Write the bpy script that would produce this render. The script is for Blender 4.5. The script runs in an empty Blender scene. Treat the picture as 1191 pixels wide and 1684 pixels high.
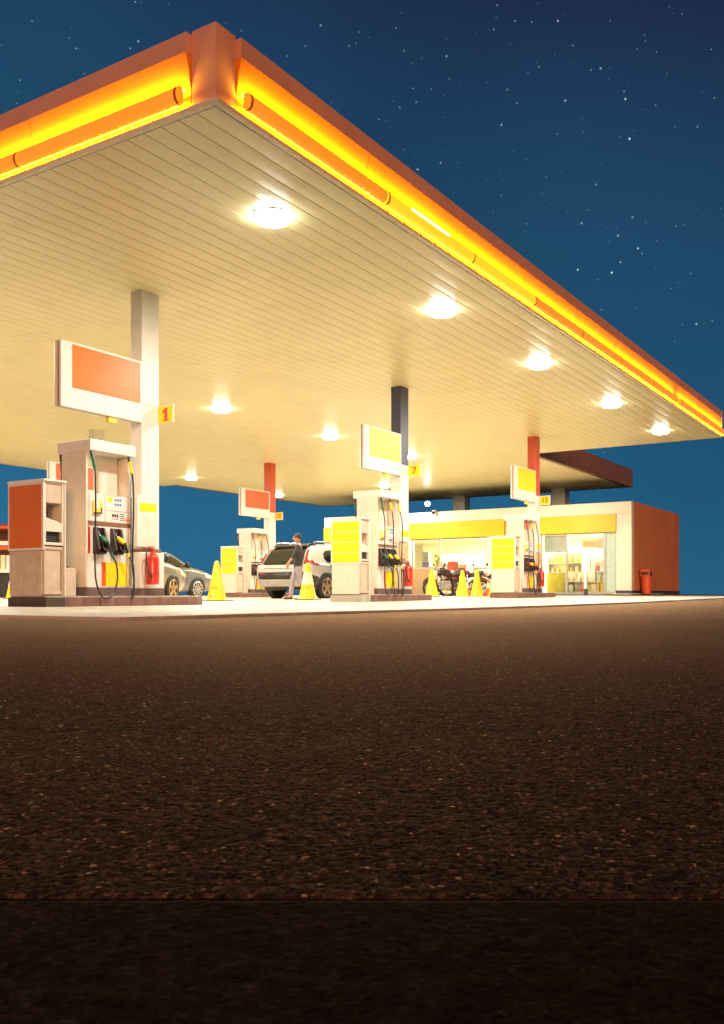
import bpy, bmesh, math, random
import numpy as np
from mathutils import Vector, Matrix
from mathutils.bvhtree import BVHTree

random.seed(7)
R = math.radians
scn = bpy.context.scene
COL = scn.collection
PI = math.pi
VIEW = math.atan2(980, 1519)            # the canopy's long side runs along +Y; the camera looks 32.8 deg to the left of it
EYE = 0.17

def ground_z(y):
    t = min(1, max(0, (y - 10) / 27)); return .13 * t * t * (3 - 2 * t)

# ------------------------------------------------------------------ materials
def nodes(m):
    m.use_nodes = True
    return m.node_tree.nodes, m.node_tree.links
def mat(name, col, rough=.5, metal=0., var=.12, scale=6., bump=0., bscale=40., coat=0., spec=.5, dirt=0., dirtcol=(.12, .08, .05)):
    m = bpy.data.materials.new(name); n, l = nodes(m)
    b = n['Principled BSDF']; b.inputs['Roughness'].default_value = rough; b.inputs['Metallic'].default_value = metal
    b.inputs['Coat Weight'].default_value = coat; b.inputs['Specular IOR Level'].default_value = spec
    tc = n.new('ShaderNodeTexCoord')
    nz = n.new('ShaderNodeTexNoise'); nz.inputs['Scale'].default_value = scale; nz.inputs['Detail'].default_value = 6
    l.new(tc.outputs['Object'], nz.inputs['Vector'])
    rp = n.new('ShaderNodeMapRange'); rp.inputs[1].default_value = .3; rp.inputs[2].default_value = .7
    rp.inputs[3].default_value = 1 - var; rp.inputs[4].default_value = 1 + var
    l.new(nz.outputs['Fac'], rp.inputs[0])
    vm = n.new('ShaderNodeVectorMath'); vm.operation = 'SCALE'; vm.inputs[0].default_value = col[:3]
    l.new(rp.outputs[0], vm.inputs['Scale'])
    out = vm.outputs[0]
    if dirt > 0:
        n2 = n.new('ShaderNodeTexNoise'); n2.inputs['Scale'].default_value = scale * .6; n2.inputs['Detail'].default_value = 8; n2.inputs['Roughness'].default_value = .7
        mp = n.new('ShaderNodeMapping'); mp.inputs['Scale'].default_value = (3, 3, .6); mp.inputs['Location'].default_value = (3.3, 1.7, .4)
        l.new(tc.outputs['Object'], mp.inputs[0]); l.new(mp.outputs[0], n2.inputs['Vector'])
        r2 = n.new('ShaderNodeMapRange'); r2.inputs[1].default_value = .5; r2.inputs[2].default_value = .78; r2.inputs[3].default_value = 0; r2.inputs[4].default_value = dirt
        l.new(n2.outputs['Fac'], r2.inputs[0])
        mx = n.new('ShaderNodeMix'); mx.data_type = 'RGBA'; l.new(r2.outputs[0], mx.inputs[0]); l.new(out, mx.inputs[6]); mx.inputs[7].default_value = (*dirtcol, 1)
        out = mx.outputs[2]
    l.new(out, b.inputs['Base Color'])
    if bump > 0:
        n3 = n.new('ShaderNodeTexNoise'); n3.inputs['Scale'].default_value = bscale; n3.inputs['Detail'].default_value = 5
        l.new(tc.outputs['Object'], n3.inputs['Vector'])
        bp = n.new('ShaderNodeBump'); bp.inputs['Strength'].default_value = bump; bp.inputs['Distance'].default_value = .01
        l.new(n3.outputs['Fac'], bp.inputs['Height']); l.new(bp.outputs[0], b.inputs['Normal'])
    return m
def emit(name, col, strength, base=None):
    m = bpy.data.materials.new(name); n, l = nodes(m); b = n['Principled BSDF']
    b.inputs['Base Color'].default_value = (*(base or col), 1); b.inputs['Roughness'].default_value = .35
    b.inputs['Emission Color'].default_value = (*col, 1); b.inputs['Emission Strength'].default_value = strength
    return m
def glass(name, tint=(.95, .98, .96), refl=.12):
    m = bpy.data.materials.new(name); n, l = nodes(m); n.remove(n['Principled BSDF'])
    t = n.new('ShaderNodeBsdfTransparent'); t.inputs[0].default_value = (*tint, 1)
    g = n.new('ShaderNodeBsdfGlossy'); g.inputs['Roughness'].default_value = .03
    mx = n.new('ShaderNodeMixShader'); fr = n.new('ShaderNodeFresnel'); fr.inputs[0].default_value = 1.45
    ad = n.new('ShaderNodeMath'); ad.operation = 'ADD'; ad.inputs[1].default_value = refl * .5; l.new(fr.outputs[0], ad.inputs[0])
    l.new(ad.outputs[0], mx.inputs[0]); l.new(t.outputs[0], mx.inputs[1]); l.new(g.outputs[0], mx.inputs[2])
    l.new(mx.outputs[0], n['Material Output'].inputs[0]); return m

M = {}
M['white'] = mat('painted_white_metal', (.76, .73, .68), .38, var=.05, dirt=.08, scale=4)
M['cream'] = mat('cream_panel', (.72, .66, .55), .42, var=.06, dirt=.10, scale=5)
M['dirty'] = mat('stained_cream_panel', (.56, .45, .34), .5, var=.10, dirt=.3, scale=6)
M['brown'] = mat('brown_plastic', (.22, .11, .055), .5, dirt=.2)
M['dark'] = mat('dark_metal', (.03, .027, .025), .45)
M['rubber'] = mat('black_rubber', (.018, .016, .015), .42)
M['boot'] = mat('dark_brown_plastic', (.035, .02, .018), .35)
M['orange'] = mat('orange_panel', (.68, .155, .006), .35, var=.05, scale=3)
M['redorange'] = mat('red_orange_panel', (.66, .105, .016), .35, var=.05)
M['yellow'] = mat('yellow_panel', (.86, .69, .01), .38, var=.04)
M['softyellow'] = mat('pale_yellow_panel', (.80, .68, .06), .38, var=.03)
M['red'] = mat('red_paint', (.55, .035, .02), .3, coat=.3, dirt=.1)
M['redcol'] = mat('red_column_paint', (.62, .09, .03), .4, var=.05)
M['navy'] = mat('navy_column_paint', (.055, .055, .10), .4, var=.05)
M['kerb'] = mat('brown_kerb_tile', (.19, .10, .075), .45, var=.25, scale=5, dirt=.4, bump=.2)
M['kerbpale'] = mat('pale_kerb_tile', (.42, .40, .33), .5, var=.15, dirt=.3)
M['shadetile'] = mat('shaded_kerb_tile', (.07, .045, .032), .5, var=.2)  # kerb tile darkened: shade on the number 1 island end put into the colour
M['base'] = mat('purple_grey_base', (.14, .085, .08), .45, var=.2)
M['green'] = mat('green_plastic', (.01, .14, .06), .35)
M['blue'] = mat('blue_print', (.10, .22, .62), .5)
M['chrome'] = mat('worn_chrome', (.65, .62, .58), .22, metal=1)
M['coneyellow'] = mat('yellow_cone_plastic', (.88, .60, .015), .4, var=.06, dirt=.12)
M['pale'] = mat('pale_band', (.85, .78, .55), .4)
M['coneorange'] = mat('orange_cone_plastic', (.75, .10, .02), .4)
M['soffit'] = mat('cream_soffit_strip', (.86, .785, .45), .33, var=.04, scale=1.2, spec=.5, dirt=.1)
M['band'] = mat('terracotta_fascia', (.76, .38, .25), .5, var=.07, scale=2)
M['glowpanel'] = mat('amber_fascia_panel', (.88, .30, .02), .4, var=.05, scale=2)
M['brownfascia'] = mat('brown_fascia', (.24, .115, .05), .45, var=.1, scale=2)
M['lip'] = mat('cream_edge_trim', (.85, .74, .52), .4)
M['gap'] = mat('shadow_gap', (.03, .018, .012), .6)
M['shopwhite'] = mat('shop_render_white', (.70, .69, .55), .6, var=.06, scale=1.5, dirt=.12, bump=.1)
M['shopbrown'] = mat('shop_terracotta_render', (.58, .215, .08), .7, var=.10, scale=.8, dirt=.2, bump=.2)
M['shopband'] = mat('ochre_sign_band', (.74, .46, .012), .45, var=.07, scale=1)
M['plinth'] = mat('charcoal_plinth', (.05, .042, .04), .6, var=.2)
M['alu'] = mat('dull_aluminium', (.40, .38, .33), .4, metal=.6)
M['frost'] = mat('frosted_glass', (.42, .55, .47), .25, var=.08)
M['lowwall'] = mat('tan_low_wall', (.36, .22, .10), .5, var=.05)
M['interior'] = mat('shop_interior_cream', (.82, .76, .58), .6, var=.05)
M['floor_tile'] = mat('pale_floor_tile', (.7, .66, .56), .3)
M['lav'] = mat('lavender_box', (.45, .38, .7), .5)
M['glass'] = glass('clear_glass')
M['darkglass'] = mat('dark_car_glass', (.012, .014, .012), .04, spec=.8)
M['silver'] = mat('silver_car_paint', (.60, .59, .56), .25, metal=.35, var=.02, coat=.6)
M['greypaint'] = mat('grey_car_paint', (.27, .26, .24), .28, metal=.5, var=.02, coat=.6)
M['silverdull'] = mat('champagne_car_paint', (.30, .28, .23), .28, metal=.5, var=.02, coat=.5)
M['blackplastic'] = mat('black_car_plastic', (.022, .021, .02), .45)
M['tyre'] = mat('tyre_rubber', (.02, .018, .016), .65, bump=.3)
M['bronze'] = mat('bronze_alloy', (.62, .42, .24), .28, metal=.9)
M['alloy'] = mat('bright_alloy', (.8, .77, .7), .25, metal=.85)
M['taillight'] = mat('red_lens', (.26, .012, .018), .15, coat=.8)
M['lens'] = mat('clear_lamp_lens', (.75, .72, .6), .12, coat=.8)
M['plate'] = mat('dark_plate_recess', (.05, .048, .05), .4)
M['skin'] = mat('skin', (.38, .2, .12), .5)
M['hair'] = mat('black_hair', (.012, .01, .01), .5)
M['shirt'] = mat('charcoal_shirt', (.028, .03, .032), .8)
M['trousers'] = mat('grey_trousers', (.27, .25, .29), .8, var=.1)
M['shoe'] = mat('dark_shoe', (.04, .035, .03), .5)
M['lamp'] = emit('lamp_diffuser', (1, .96, .86), 38)
M['shoplamp'] = emit('shop_lamp_diffuser', (1, .93, .75), 9)
M['flood'] = emit('flood_lens', (1, .97, .9), 40)
M['tubeorange'] = emit('orange_tube_cover', (1, .30, .012), .78, (.8, .25, .02))
M['tubeamber'] = emit('amber_tube_cover', (1, .50, .01), 1.15, (.9, .5, .02))
M['strip'] = emit('amber_light_strip', (1, .60, .012), 175)
M['glint'] = emit('white_glint', (1, .9, .6), 9)
M['trim_bead'] = emit('glowing_bead', (1, .85, .4), 3)
M['goods'] = [mat('goods_%s' % k, c, .45, var=.2, scale=20) for k, c in dict(cream=(.8, .7, .45), yellow=(.82, .6, .08), rust=(.5, .2, .08), white=(.8, .78, .7), green=(.35, .5, .15), red=(.6, .1, .05), tan=(.55, .4, .2)).items()]

# --- ground materials
def asphalt_mat(name, base, soft, near):
    m = bpy.data.materials.new(name); n, l = nodes(m); b = n['Principled BSDF']
    tc = n.new('ShaderNodeTexCoord'); geo = n.new('ShaderNodeNewGeometry')
    big = n.new('ShaderNodeTexNoise'); big.inputs['Scale'].default_value = .9; big.inputs['Detail'].default_value = 5
    l.new(geo.outputs['Position'], big.inputs['Vector'])
    vo = n.new('ShaderNodeTexVoronoi'); vo.inputs['Scale'].default_value = 150
    l.new(geo.outputs['Position'], vo.inputs['Vector'])
    sep = n.new('ShaderNodeSeparateColor'); l.new(vo.outputs['Color'], sep.inputs[0])
    dk = n.new('ShaderNodeMapRange'); dk.inputs[1].default_value = .38; dk.inputs[2].default_value = .62; dk.inputs[3].default_value = 1; dk.inputs[4].default_value = .15; l.new(vo.outputs['Distance'], dk.inputs[0])
    vmul = n.new('ShaderNodeMath'); vmul.operation = 'MULTIPLY'; l.new(sep.outputs[0], vmul.inputs[0]); l.new(dk.outputs[0], vmul.inputs[1])
    val = vmul.outputs[0]
    if near:
        at = n.new('ShaderNodeAttribute'); at.attribute_name = 'stone'; val = at.outputs['Fac']
    cr = n.new('ShaderNodeValToRGB'); e = cr.color_ramp.elements
    e[0].position = 0; e[0].color = (*[c * .28 for c in base], 1)
    e[1].position = 1; e[1].color = (*[c * 3.4 for c in base], 1)
    for p, k, tint in ((.45, .8, (1, .95, .92)), (.8, 1.25, (1.1, .98, .9)), (.93, 1.9, (1.25, .95, .8))):
        q = e.new(p); q.color = (*[c * k * t for c, t in zip(base, tint)], 1)
    q = e.new(.972); q.color = (*[c * 2.2 for c in base], 1)
    q = e.new(.985); q.color = (*[c * k for c, k in zip(base, (8, 7, 6))], 1)
    e[len(e) - 1].color = (*[c * k for c, k in zip(base, (10, 9, 8))], 1)
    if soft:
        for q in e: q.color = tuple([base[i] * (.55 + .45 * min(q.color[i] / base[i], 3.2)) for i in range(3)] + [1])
    l.new(val, cr.inputs[0])
    mr = n.new('ShaderNodeMapRange'); mr.inputs[1].default_value = .3; mr.inputs[2].default_value = .7; mr.inputs[3].default_value = .72; mr.inputs[4].default_value = 1.25
    l.new(big.outputs['Fac'], mr.inputs[0])
    mid = n.new('ShaderNodeTexNoise'); mid.inputs['Scale'].default_value = 34 if not near else 60; mid.inputs['Detail'].default_value = 5; mid.inputs['Roughness'].default_value = .75
    l.new(geo.outputs['Position'], mid.inputs['Vector'])
    md = n.new('ShaderNodeMapRange'); md.inputs[1].default_value = .35; md.inputs[2].default_value = .68; md.inputs[3].default_value = .30 if not near else .6; md.inputs[4].default_value = 2.0 if not near else 1.45; l.new(mid.outputs['Fac'], md.inputs[0])
    mm = n.new('ShaderNodeMath'); mm.operation = 'MULTIPLY'; l.new(mr.outputs[0], mm.inputs[0]); l.new(md.outputs[0], mm.inputs[1])
    gr = n.new('ShaderNodeTexNoise'); gr.inputs['Scale'].default_value = 620; gr.inputs['Detail'].default_value = 3; gr.inputs['Roughness'].default_value = .7; l.new(geo.outputs['Position'], gr.inputs['Vector'])
    gm = n.new('ShaderNodeMapRange'); gm.inputs[1].default_value = .36; gm.inputs[2].default_value = .64; gm.inputs[3].default_value = .45 if not soft else .8; gm.inputs[4].default_value = 1.65 if not soft else 1.2; l.new(gr.outputs['Fac'], gm.inputs[0])
    m3 = n.new('ShaderNodeMath'); m3.operation = 'MULTIPLY'; l.new(mm.outputs[0], m3.inputs[0]); l.new(gm.outputs[0], m3.inputs[1])
    ch = n.new('ShaderNodeTexVoronoi'); ch.inputs['Scale'].default_value = 55 if not near else 150; l.new(geo.outputs['Position'], ch.inputs['Vector'])
    cs = n.new('ShaderNodeSeparateColor'); l.new(ch.outputs['Color'], cs.inputs[0])
    c1 = n.new('ShaderNodeMapRange'); c1.inputs[1].default_value = .36; c1.inputs[2].default_value = .26; l.new(ch.outputs['Distance'], c1.inputs[0])
    c2 = n.new('ShaderNodeMapRange'); c2.inputs[1].default_value = .78; c2.inputs[2].default_value = 1.0; c2.inputs[3].default_value = 0; c2.inputs[4].default_value = (0 if soft else 2.6); l.new(cs.outputs[0], c2.inputs[0])
    c3 = n.new('ShaderNodeMath'); c3.operation = 'MULTIPLY_ADD'; l.new(c1.outputs[0], c3.inputs[0]); l.new(c2.outputs[0], c3.inputs[1]); c3.inputs[2].default_value = 1
    c4 = n.new('ShaderNodeMath'); c4.operation = 'MULTIPLY'; l.new(m3.outputs[0], c4.inputs[0]); l.new(c3.outputs[0], c4.inputs[1]); mm = c4
    vm = n.new('ShaderNodeVectorMath'); vm.operation = 'SCALE'; l.new(cr.outputs[0], vm.inputs[0]); l.new(mm.outputs[0], vm.inputs['Scale'])
    l.new(vm.outputs[0], b.inputs['Base Color'])
    rr = n.new('ShaderNodeMapRange'); rr.inputs[3].default_value = .85; rr.inputs[4].default_value = .45
    l.new(sep.outputs[1], rr.inputs[0]); l.new(rr.outputs[0], b.inputs['Roughness'])
    b.inputs['Specular IOR Level'].default_value = 0
    fine = n.new('ShaderNodeTexNoise'); fine.inputs['Scale'].default_value = 420; fine.inputs['Detail'].default_value = 3
    l.new(geo.outputs['Position'], fine.inputs['Vector'])
    h = n.new('ShaderNodeMath'); h.operation = 'MULTIPLY_ADD'
    l.new(fine.outputs['Fac'], h.inputs[0]); h.inputs[1].default_value = .5
    inv = n.new('ShaderNodeMath'); inv.operation = 'SUBTRACT'; inv.inputs[0].default_value = 1; l.new(vo.outputs['Distance'], inv.inputs[1])
    if near: h.inputs[2].default_value = 0
    else: l.new(inv.outputs[0], h.inputs[2])
    bp = n.new('ShaderNodeBump'); bp.inputs['Strength'].default_value = .8 if near else 1.0; bp.inputs['Distance'].default_value = .002 if near else .005
    l.new(h.outputs[0], bp.inputs['Height']); l.new(bp.outputs[0], b.inputs['Normal'])
    gl = n.new('ShaderNodeBsdfGlossy'); gl.inputs['Color'].default_value = (1, .64, .40, 1); gl.inputs['Roughness'].default_value = .6; l.new(bp.outputs[0], gl.inputs['Normal'])
    fr = n.new('ShaderNodeFresnel'); fr.inputs[0].default_value = 1.06; fm = n.new('ShaderNodeMath'); fm.operation = 'MULTIPLY'; l.new(fr.outputs[0], fm.inputs[0]); fm.inputs[1].default_value = .20 if not soft else .15
    mxs = n.new('ShaderNodeMixShader'); l.new(fm.outputs[0], mxs.inputs[0]); l.new(b.outputs[0], mxs.inputs[1]); l.new(gl.outputs[0], mxs.inputs[2]); l.new(mxs.outputs[0], n['Material Output'].inputs[0])
    return m
M['asphalt'] = asphalt_mat('asphalt_far', (.080, .054, .032), 0, False)
M['asphalt_near'] = asphalt_mat('asphalt_gravel', (.080, .054, .031), 0, True)
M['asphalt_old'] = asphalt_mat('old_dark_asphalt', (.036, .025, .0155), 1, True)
def concrete_mat():
    m = bpy.data.materials.new('pale_concrete'); n, l = nodes(m); b = n['Principled BSDF']
    geo = n.new('ShaderNodeNewGeometry')
    a = n.new('ShaderNodeTexNoise'); a.inputs['Scale'].default_value = .35; a.inputs['Detail'].default_value = 8; a.inputs['Roughness'].default_value = .65
    c = n.new('ShaderNodeTexNoise'); c.inputs['Scale'].default_value = 9; c.inputs['Detail'].default_value = 6
    for q in (a, c): l.new(geo.outputs['Position'], q.inputs['Vector'])
    cr = n.new('ShaderNodeValToRGB'); cr.color_ramp.elements[0].position = .3; cr.color_ramp.elements[0].color = (.30, .23, .165, 1)
    cr.color_ramp.elements[1].position = .6; cr.color_ramp.elements[1].color = (.66, .57, .46, 1)
    ad = n.new('ShaderNodeMath'); ad.operation = 'MULTIPLY_ADD'; l.new(c.outputs['Fac'], ad.inputs[0]); ad.inputs[1].default_value = .25
    sb = n.new('ShaderNodeMath'); sb.operation = 'SUBTRACT'; l.new(a.outputs['Fac'], sb.inputs[0]); sb.inputs[1].default_value = .1
    l.new(sb.outputs[0], ad.inputs[2]); l.new(ad.outputs[0], cr.inputs[0]); l.new(cr.outputs[0], b.inputs['Base Color'])
    b.inputs['Roughness'].default_value = .5; b.inputs['Specular IOR Level'].default_value = .4
    bp = n.new('ShaderNodeBump'); bp.inputs['Strength'].default_value = .2; bp.inputs['Distance'].default_value = .004
    l.new(c.outputs['Fac'], bp.inputs['Height']); l.new(bp.outputs[0], b.inputs['Normal'])
    return m
M['concrete'] = concrete_mat()

# ------------------------------------------------------------------ mesh helper
class MB:
    def __init__(s): s.v = []; s.f = []; s.mi = []; s.cur = 0
    def m(s, i): s.cur = i; return s
    def add(s, vs, fs):
        o = len(s.v); s.v += [tuple(p) for p in vs]
        for f in fs: s.f.append(tuple(i + o for i in f)); s.mi.append(s.cur)
        return s
    def box(s, x0, x1, y0, y1, z0, z1):
        vs = [(x, y, z) for z in (z0, z1) for y in (y0, y1) for x in (x0, x1)]
        return s.add(vs, [(0, 2, 3, 1), (4, 5, 7, 6), (0, 1, 5, 4), (2, 6, 7, 3), (0, 4, 6, 2), (1, 3, 7, 5)])
    def quad(s, *p): return s.add(p, [(0, 1, 2, 3)])
    def prism(s, poly, z0, z1):                       # poly in xy, counter-clockwise
        n = len(poly); vs = [(x, y, z0) for x, y in poly] + [(x, y, z1) for x, y in poly]
        return s.add(vs, [tuple(range(n))[::-1], tuple(range(n, 2 * n))] + [(i, (i + 1) % n, n + (i + 1) % n, n + i) for i in range(n)])
    def prism_x(s, poly, x0, x1):                     # poly in yz
        n = len(poly); vs = [(x0, y, z) for y, z in poly] + [(x1, y, z) for y, z in poly]
        return s.add(vs, [tuple(range(n))[::-1], tuple(range(n, 2 * n))] + [(i, (i + 1) % n, n + (i + 1) % n, n + i) for i in range(n)])
    def prism_y(s, poly, y0, y1):                     # poly in xz
        n = len(poly); vs = [(x, y0, z) for x, z in poly] + [(x, y1, z) for x, z in poly]
        return s.add(vs, [tuple(range(n)), tuple(range(n, 2 * n))[::-1]] + [(i, n + i, n + (i + 1) % n, (i + 1) % n) for i in range(n)])
    def tube(s, pts, r, n=8, caps=True):
        pts = [Vector(p) for p in pts]; rs = r if isinstance(r, (list, tuple)) else [r] * len(pts)
        vs = []; fs = []; up = None
        for i, p in enumerate(pts):
            t = (pts[min(i + 1, len(pts) - 1)] - pts[max(i - 1, 0)]).normalized()
            if up is None:
                up = Vector((0, 0, 1)) if abs(t.z) < .9 else Vector((1, 0, 0))
            a = t.cross(up).normalized(); up = a.cross(t).normalized()
            for k in range(n):
                th = 2 * PI * k / n; vs.append(p + (a * math.cos(th) + up * math.sin(th)) * rs[i])
        for i in range(len(pts) - 1):
            for k in range(n):
                fs.append((i * n + k, i * n + (k + 1) % n, (i + 1) * n + (k + 1) % n, (i + 1) * n + k))
        if caps: fs += [tuple(range(n))[::-1], tuple(range((len(pts) - 1) * n, len(pts) * n))]
        return s.add(vs, fs)
    def lathe(s, prof, c=(0, 0, 0), n=20, axis='z'):
        vs = []; fs = []; c = Vector(c)
        for r, h in prof:
            for k in range(n):
                th = 2 * PI * k / n; a, b = r * math.cos(th), r * math.sin(th)
                vs.append(c + (Vector((a, b, h)) if axis == 'z' else Vector((h, a, b)) if axis == 'x' else Vector((b, h, a))))
        m = len(prof)
        for i in range(m - 1):
            for k in range(n):
                fs.append((i * n + k, i * n + (k + 1) % n, (i + 1) * n + (k + 1) % n, (i + 1) * n + k))
        fs += [tuple(range(n))[::-1], tuple(range((m - 1) * n, m * n))]
        return s.add(vs, fs)
    def build(s, name, mats, parent=None, bevel=0, smooth=False, loc=None, rz=None):
        me = bpy.data.meshes.new(name); me.from_pydata(s.v, [], s.f)
        for q in (mats if isinstance(mats, (list, tuple)) else [mats]): me.materials.append(q)
        me.polygons.foreach_set('material_index', s.mi)
        me.update()
        o = bpy.data.objects.new(name, me); COL.objects.link(o)
        if parent: o.parent = parent
        if loc: o.location = loc
        if rz is not None: o.rotation_euler.z = rz
        if smooth:
            bm = bmesh.new(); bm.from_mesh(me); bmesh.ops.recalc_face_normals(bm, faces=bm.faces)
            for f in bm.faces: f.smooth = True
            for e in bm.edges:
                if len(e.link_faces) == 2 and e.calc_face_angle(0) > R(38): e.smooth = False
            bm.to_mesh(me); bm.free()
        if bevel:
            b = o.modifiers.new('bevel', 'BEVEL'); b.width = bevel; b.segments = 2; b.limit_method = 'ANGLE'; b.angle_limit = R(40)
        return o
def tag(o, label=None, cat=None, group=None, kind=None):
    if label: o['label'] = label
    if cat: o['category'] = cat
    if group: o['group'] = group
    if kind: o['kind'] = kind
    return o
def empty(name, loc, label, cat, group=None, rz=0):
    o = bpy.data.objects.new(name, None); COL.objects.link(o); o.location = loc; o.rotation_euler.z = rz; o.empty_display_size = .2
    return tag(o, label, cat, group)
def spline(pts, k=8):
    P = [Vector(p) for p in pts]; P = [P[0] * 2 - P[1]] + P + [P[-1] * 2 - P[-2]]; out = []
    for i in range(1, len(P) - 2):
        for j in range(k):
            t = j / k; a, b, c, d = P[i - 1:i + 3]
            out.append(.5 * ((2 * b) + (c - a) * t + (2 * a - 5 * b + 4 * c - d) * t * t + (3 * b - a - 3 * c + d) * t ** 3))
    out.append(P[-2]); return out
def text_mesh(name, body, size, material, parent, loc, rot, depth=.003, bold=False, align='CENTER'):
    cu = bpy.data.curves.new(name, 'FONT'); cu.body = body; cu.size = size; cu.extrude = depth; cu.align_x = align; cu.align_y = 'CENTER'
    if bold: cu.offset = size * .028
    t = bpy.data.objects.new(name + '_tmp', cu); COL.objects.link(t)
    bpy.context.view_layer.update()
    me = bpy.data.meshes.new_from_object(t.evaluated_get(bpy.context.evaluated_depsgraph_get()))
    bpy.data.objects.remove(t); bpy.data.curves.remove(cu)
    me.materials.clear(); me.materials.append(material)
    o = bpy.data.objects.new(name, me); COL.objects.link(o); o.parent = parent; o.location = loc; o.rotation_euler = rot
    return o

# ------------------------------------------------------------------ sky, camera, fill sun
w = bpy.data.worlds.new('World'); scn.world = w; w.use_nodes = True
n, l = w.node_tree.nodes, w.node_tree.links
bg = n['Background']; tc = n.new('ShaderNodeTexCoord'); sep = n.new('ShaderNodeSeparateXYZ'); l.new(tc.outputs['Generated'], sep.inputs[0])
dt = n.new('ShaderNodeVectorMath'); dt.operation = 'DOT_PRODUCT'; dt.inputs[1].default_value = (math.cos(VIEW), math.sin(VIEW), 0); l.new(tc.outputs['Generated'], dt.inputs[0])
hgt = n.new('ShaderNodeMath'); hgt.operation = 'MULTIPLY_ADD'; l.new(dt.outputs['Value'], hgt.inputs[0]); hgt.inputs[1].default_value = .22; l.new(sep.outputs['Z'], hgt.inputs[2])
cr = n.new('ShaderNodeValToRGB'); e = cr.color_ramp.elements
e[0].position = 0; e[0].color = (.023, .140, .265, 1); e[1].position = .75; e[1].color = (.008, .012, .035, 1)
for p, c in ((.12, (.019, .120, .235)), (.22, (.014, .095, .192)), (.33, (.014, .070, .142)), (.47, (.012, .047, .108)), (.58, (.011, .022, .060))):
    q = e.new(p); q.color = (*c, 1)
l.new(hgt.outputs[0], cr.inputs[0])
nzw = n.new('ShaderNodeTexNoise'); nzw.inputs['Scale'].default_value = 2.2; nzw.inputs['Detail'].default_value = 3; l.new(tc.outputs['Generated'], nzw.inputs['Vector'])
mrw = n.new('ShaderNodeMapRange'); mrw.inputs[1].default_value = .3; mrw.inputs[2].default_value = .7; mrw.inputs[3].default_value = .86; mrw.inputs[4].default_value = 1.14; l.new(nzw.outputs['Fac'], mrw.inputs[0])
sc = n.new('ShaderNodeVectorMath'); sc.operation = 'SCALE'; l.new(cr.outputs[0], sc.inputs[0]); l.new(mrw.outputs[0], sc.inputs['Scale'])
stars = sc.outputs[0]
for scale, rad, gain in ((66, .088, 1.1), (120, .10, .5)):
    vo = n.new('ShaderNodeTexVoronoi'); vo.inputs['Scale'].default_value = scale; l.new(tc.outputs['Generated'], vo.inputs['Vector'])
    mr = n.new('ShaderNodeMapRange'); mr.inputs[1].default_value = rad; mr.inputs[2].default_value = rad * .25; mr.inputs[3].default_value = 0; mr.inputs[4].default_value = gain; l.new(vo.outputs['Distance'], mr.inputs[0])
    sp = n.new('ShaderNodeSeparateColor'); l.new(vo.outputs['Color'], sp.inputs[0])
    pw = n.new('ShaderNodeMath'); pw.operation = 'POWER'; l.new(sp.outputs[0], pw.inputs[0]); pw.inputs[1].default_value = 1.6
    ml = n.new('ShaderNodeMath'); ml.operation = 'MULTIPLY'; l.new(mr.outputs[0], ml.inputs[0]); l.new(pw.outputs[0], ml.inputs[1])
    lowm = n.new('ShaderNodeMapRange'); lowm.inputs[1].default_value = .12; lowm.inputs[2].default_value = .26; l.new(sep.outputs['Z'], lowm.inputs[0])
    m2 = n.new('ShaderNodeMath'); m2.operation = 'MULTIPLY'; l.new(ml.outputs[0], m2.inputs[0]); l.new(lowm.outputs[0], m2.inputs[1])
    v2 = n.new('ShaderNodeVectorMath'); v2.operation = 'SCALE'; v2.inputs[0].default_value = (.62, .85, 1.0); l.new(m2.outputs[0], v2.inputs['Scale'])
    ad = n.new('ShaderNodeVectorMath'); ad.operation = 'ADD'; l.new(stars, ad.inputs[0]); l.new(v2.outputs[0], ad.inputs[1]); stars = ad.outputs[0]
l.new(stars, bg.inputs['Color']); bg.inputs['Strength'].default_value = 1.0

cd = bpy.data.cameras.new('camera'); cam = bpy.data.objects.new('camera', cd); COL.objects.link(cam); scn.camera = cam
cam.location = (0, 0, EYE); cam.rotation_euler = (R(90), 0, VIEW)
cd.sensor_fit = 'HORIZONTAL'; cd.sensor_width = 36; cd.lens = 1519 / 1191 * 36; cd.shift_y = (978 - 842) / 1191; cd.clip_start = .03; cd.clip_end = 6000

sun = bpy.data.lights.new('warm_fill_sun', 'SUN'); sun.energy = SUN = 1.95; sun.color = (1, .44, .17); sun.angle = R(14)  # unseen warm fill, added to brighten the asphalt, fascia and near faces
so = bpy.data.objects.new('warm_fill_sun', sun); COL.objects.link(so); so.rotation_euler = Vector((-.54, .62, -.13)).to_track_quat('-Z', 'Y').to_euler()

def area(loc, size, power, col=(1, .95, .80), spread=R(180), tilt=None):
    a = bpy.data.lights.new('lamp_or_fill_light', 'AREA'); a.energy = power; a.size = size; a.color = col; a.spread = spread
    o = bpy.data.objects.new('lamp_or_fill_light', a); COL.objects.link(o); o.location = loc
    if tilt: o.rotation_euler = tilt
    return o

# ------------------------------------------------------------------ ground
def sheet(name, xs, ys, zf, material):
    vs = [(x, y, zf(x, y)) for y in ys for x in xs]; nx = len(xs)
    fs = [(j * nx + i, j * nx + i + 1, (j + 1) * nx + i + 1, (j + 1) * nx + i) for j in range(len(ys) - 1) for i in range(nx - 1)]
    b = MB(); b.add(vs, fs); o = b.build(name, material); tag(o, kind='structure'); return o
ysteps = [-60, 0, 6, 10, 12, 14, 16, 18, 20, 22, 24, 26, 28, 30, 32, 34, 36, 38, 45, 60, 200, 1000, 4000]
sheet('asphalt_ground', [-4000, -600, -60, -20, -5, 5, 40, 600, 4000], ysteps, lambda x, y: ground_z(y) - .03, M['asphalt'])
SX, SY = -5.3, 4.85
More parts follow.
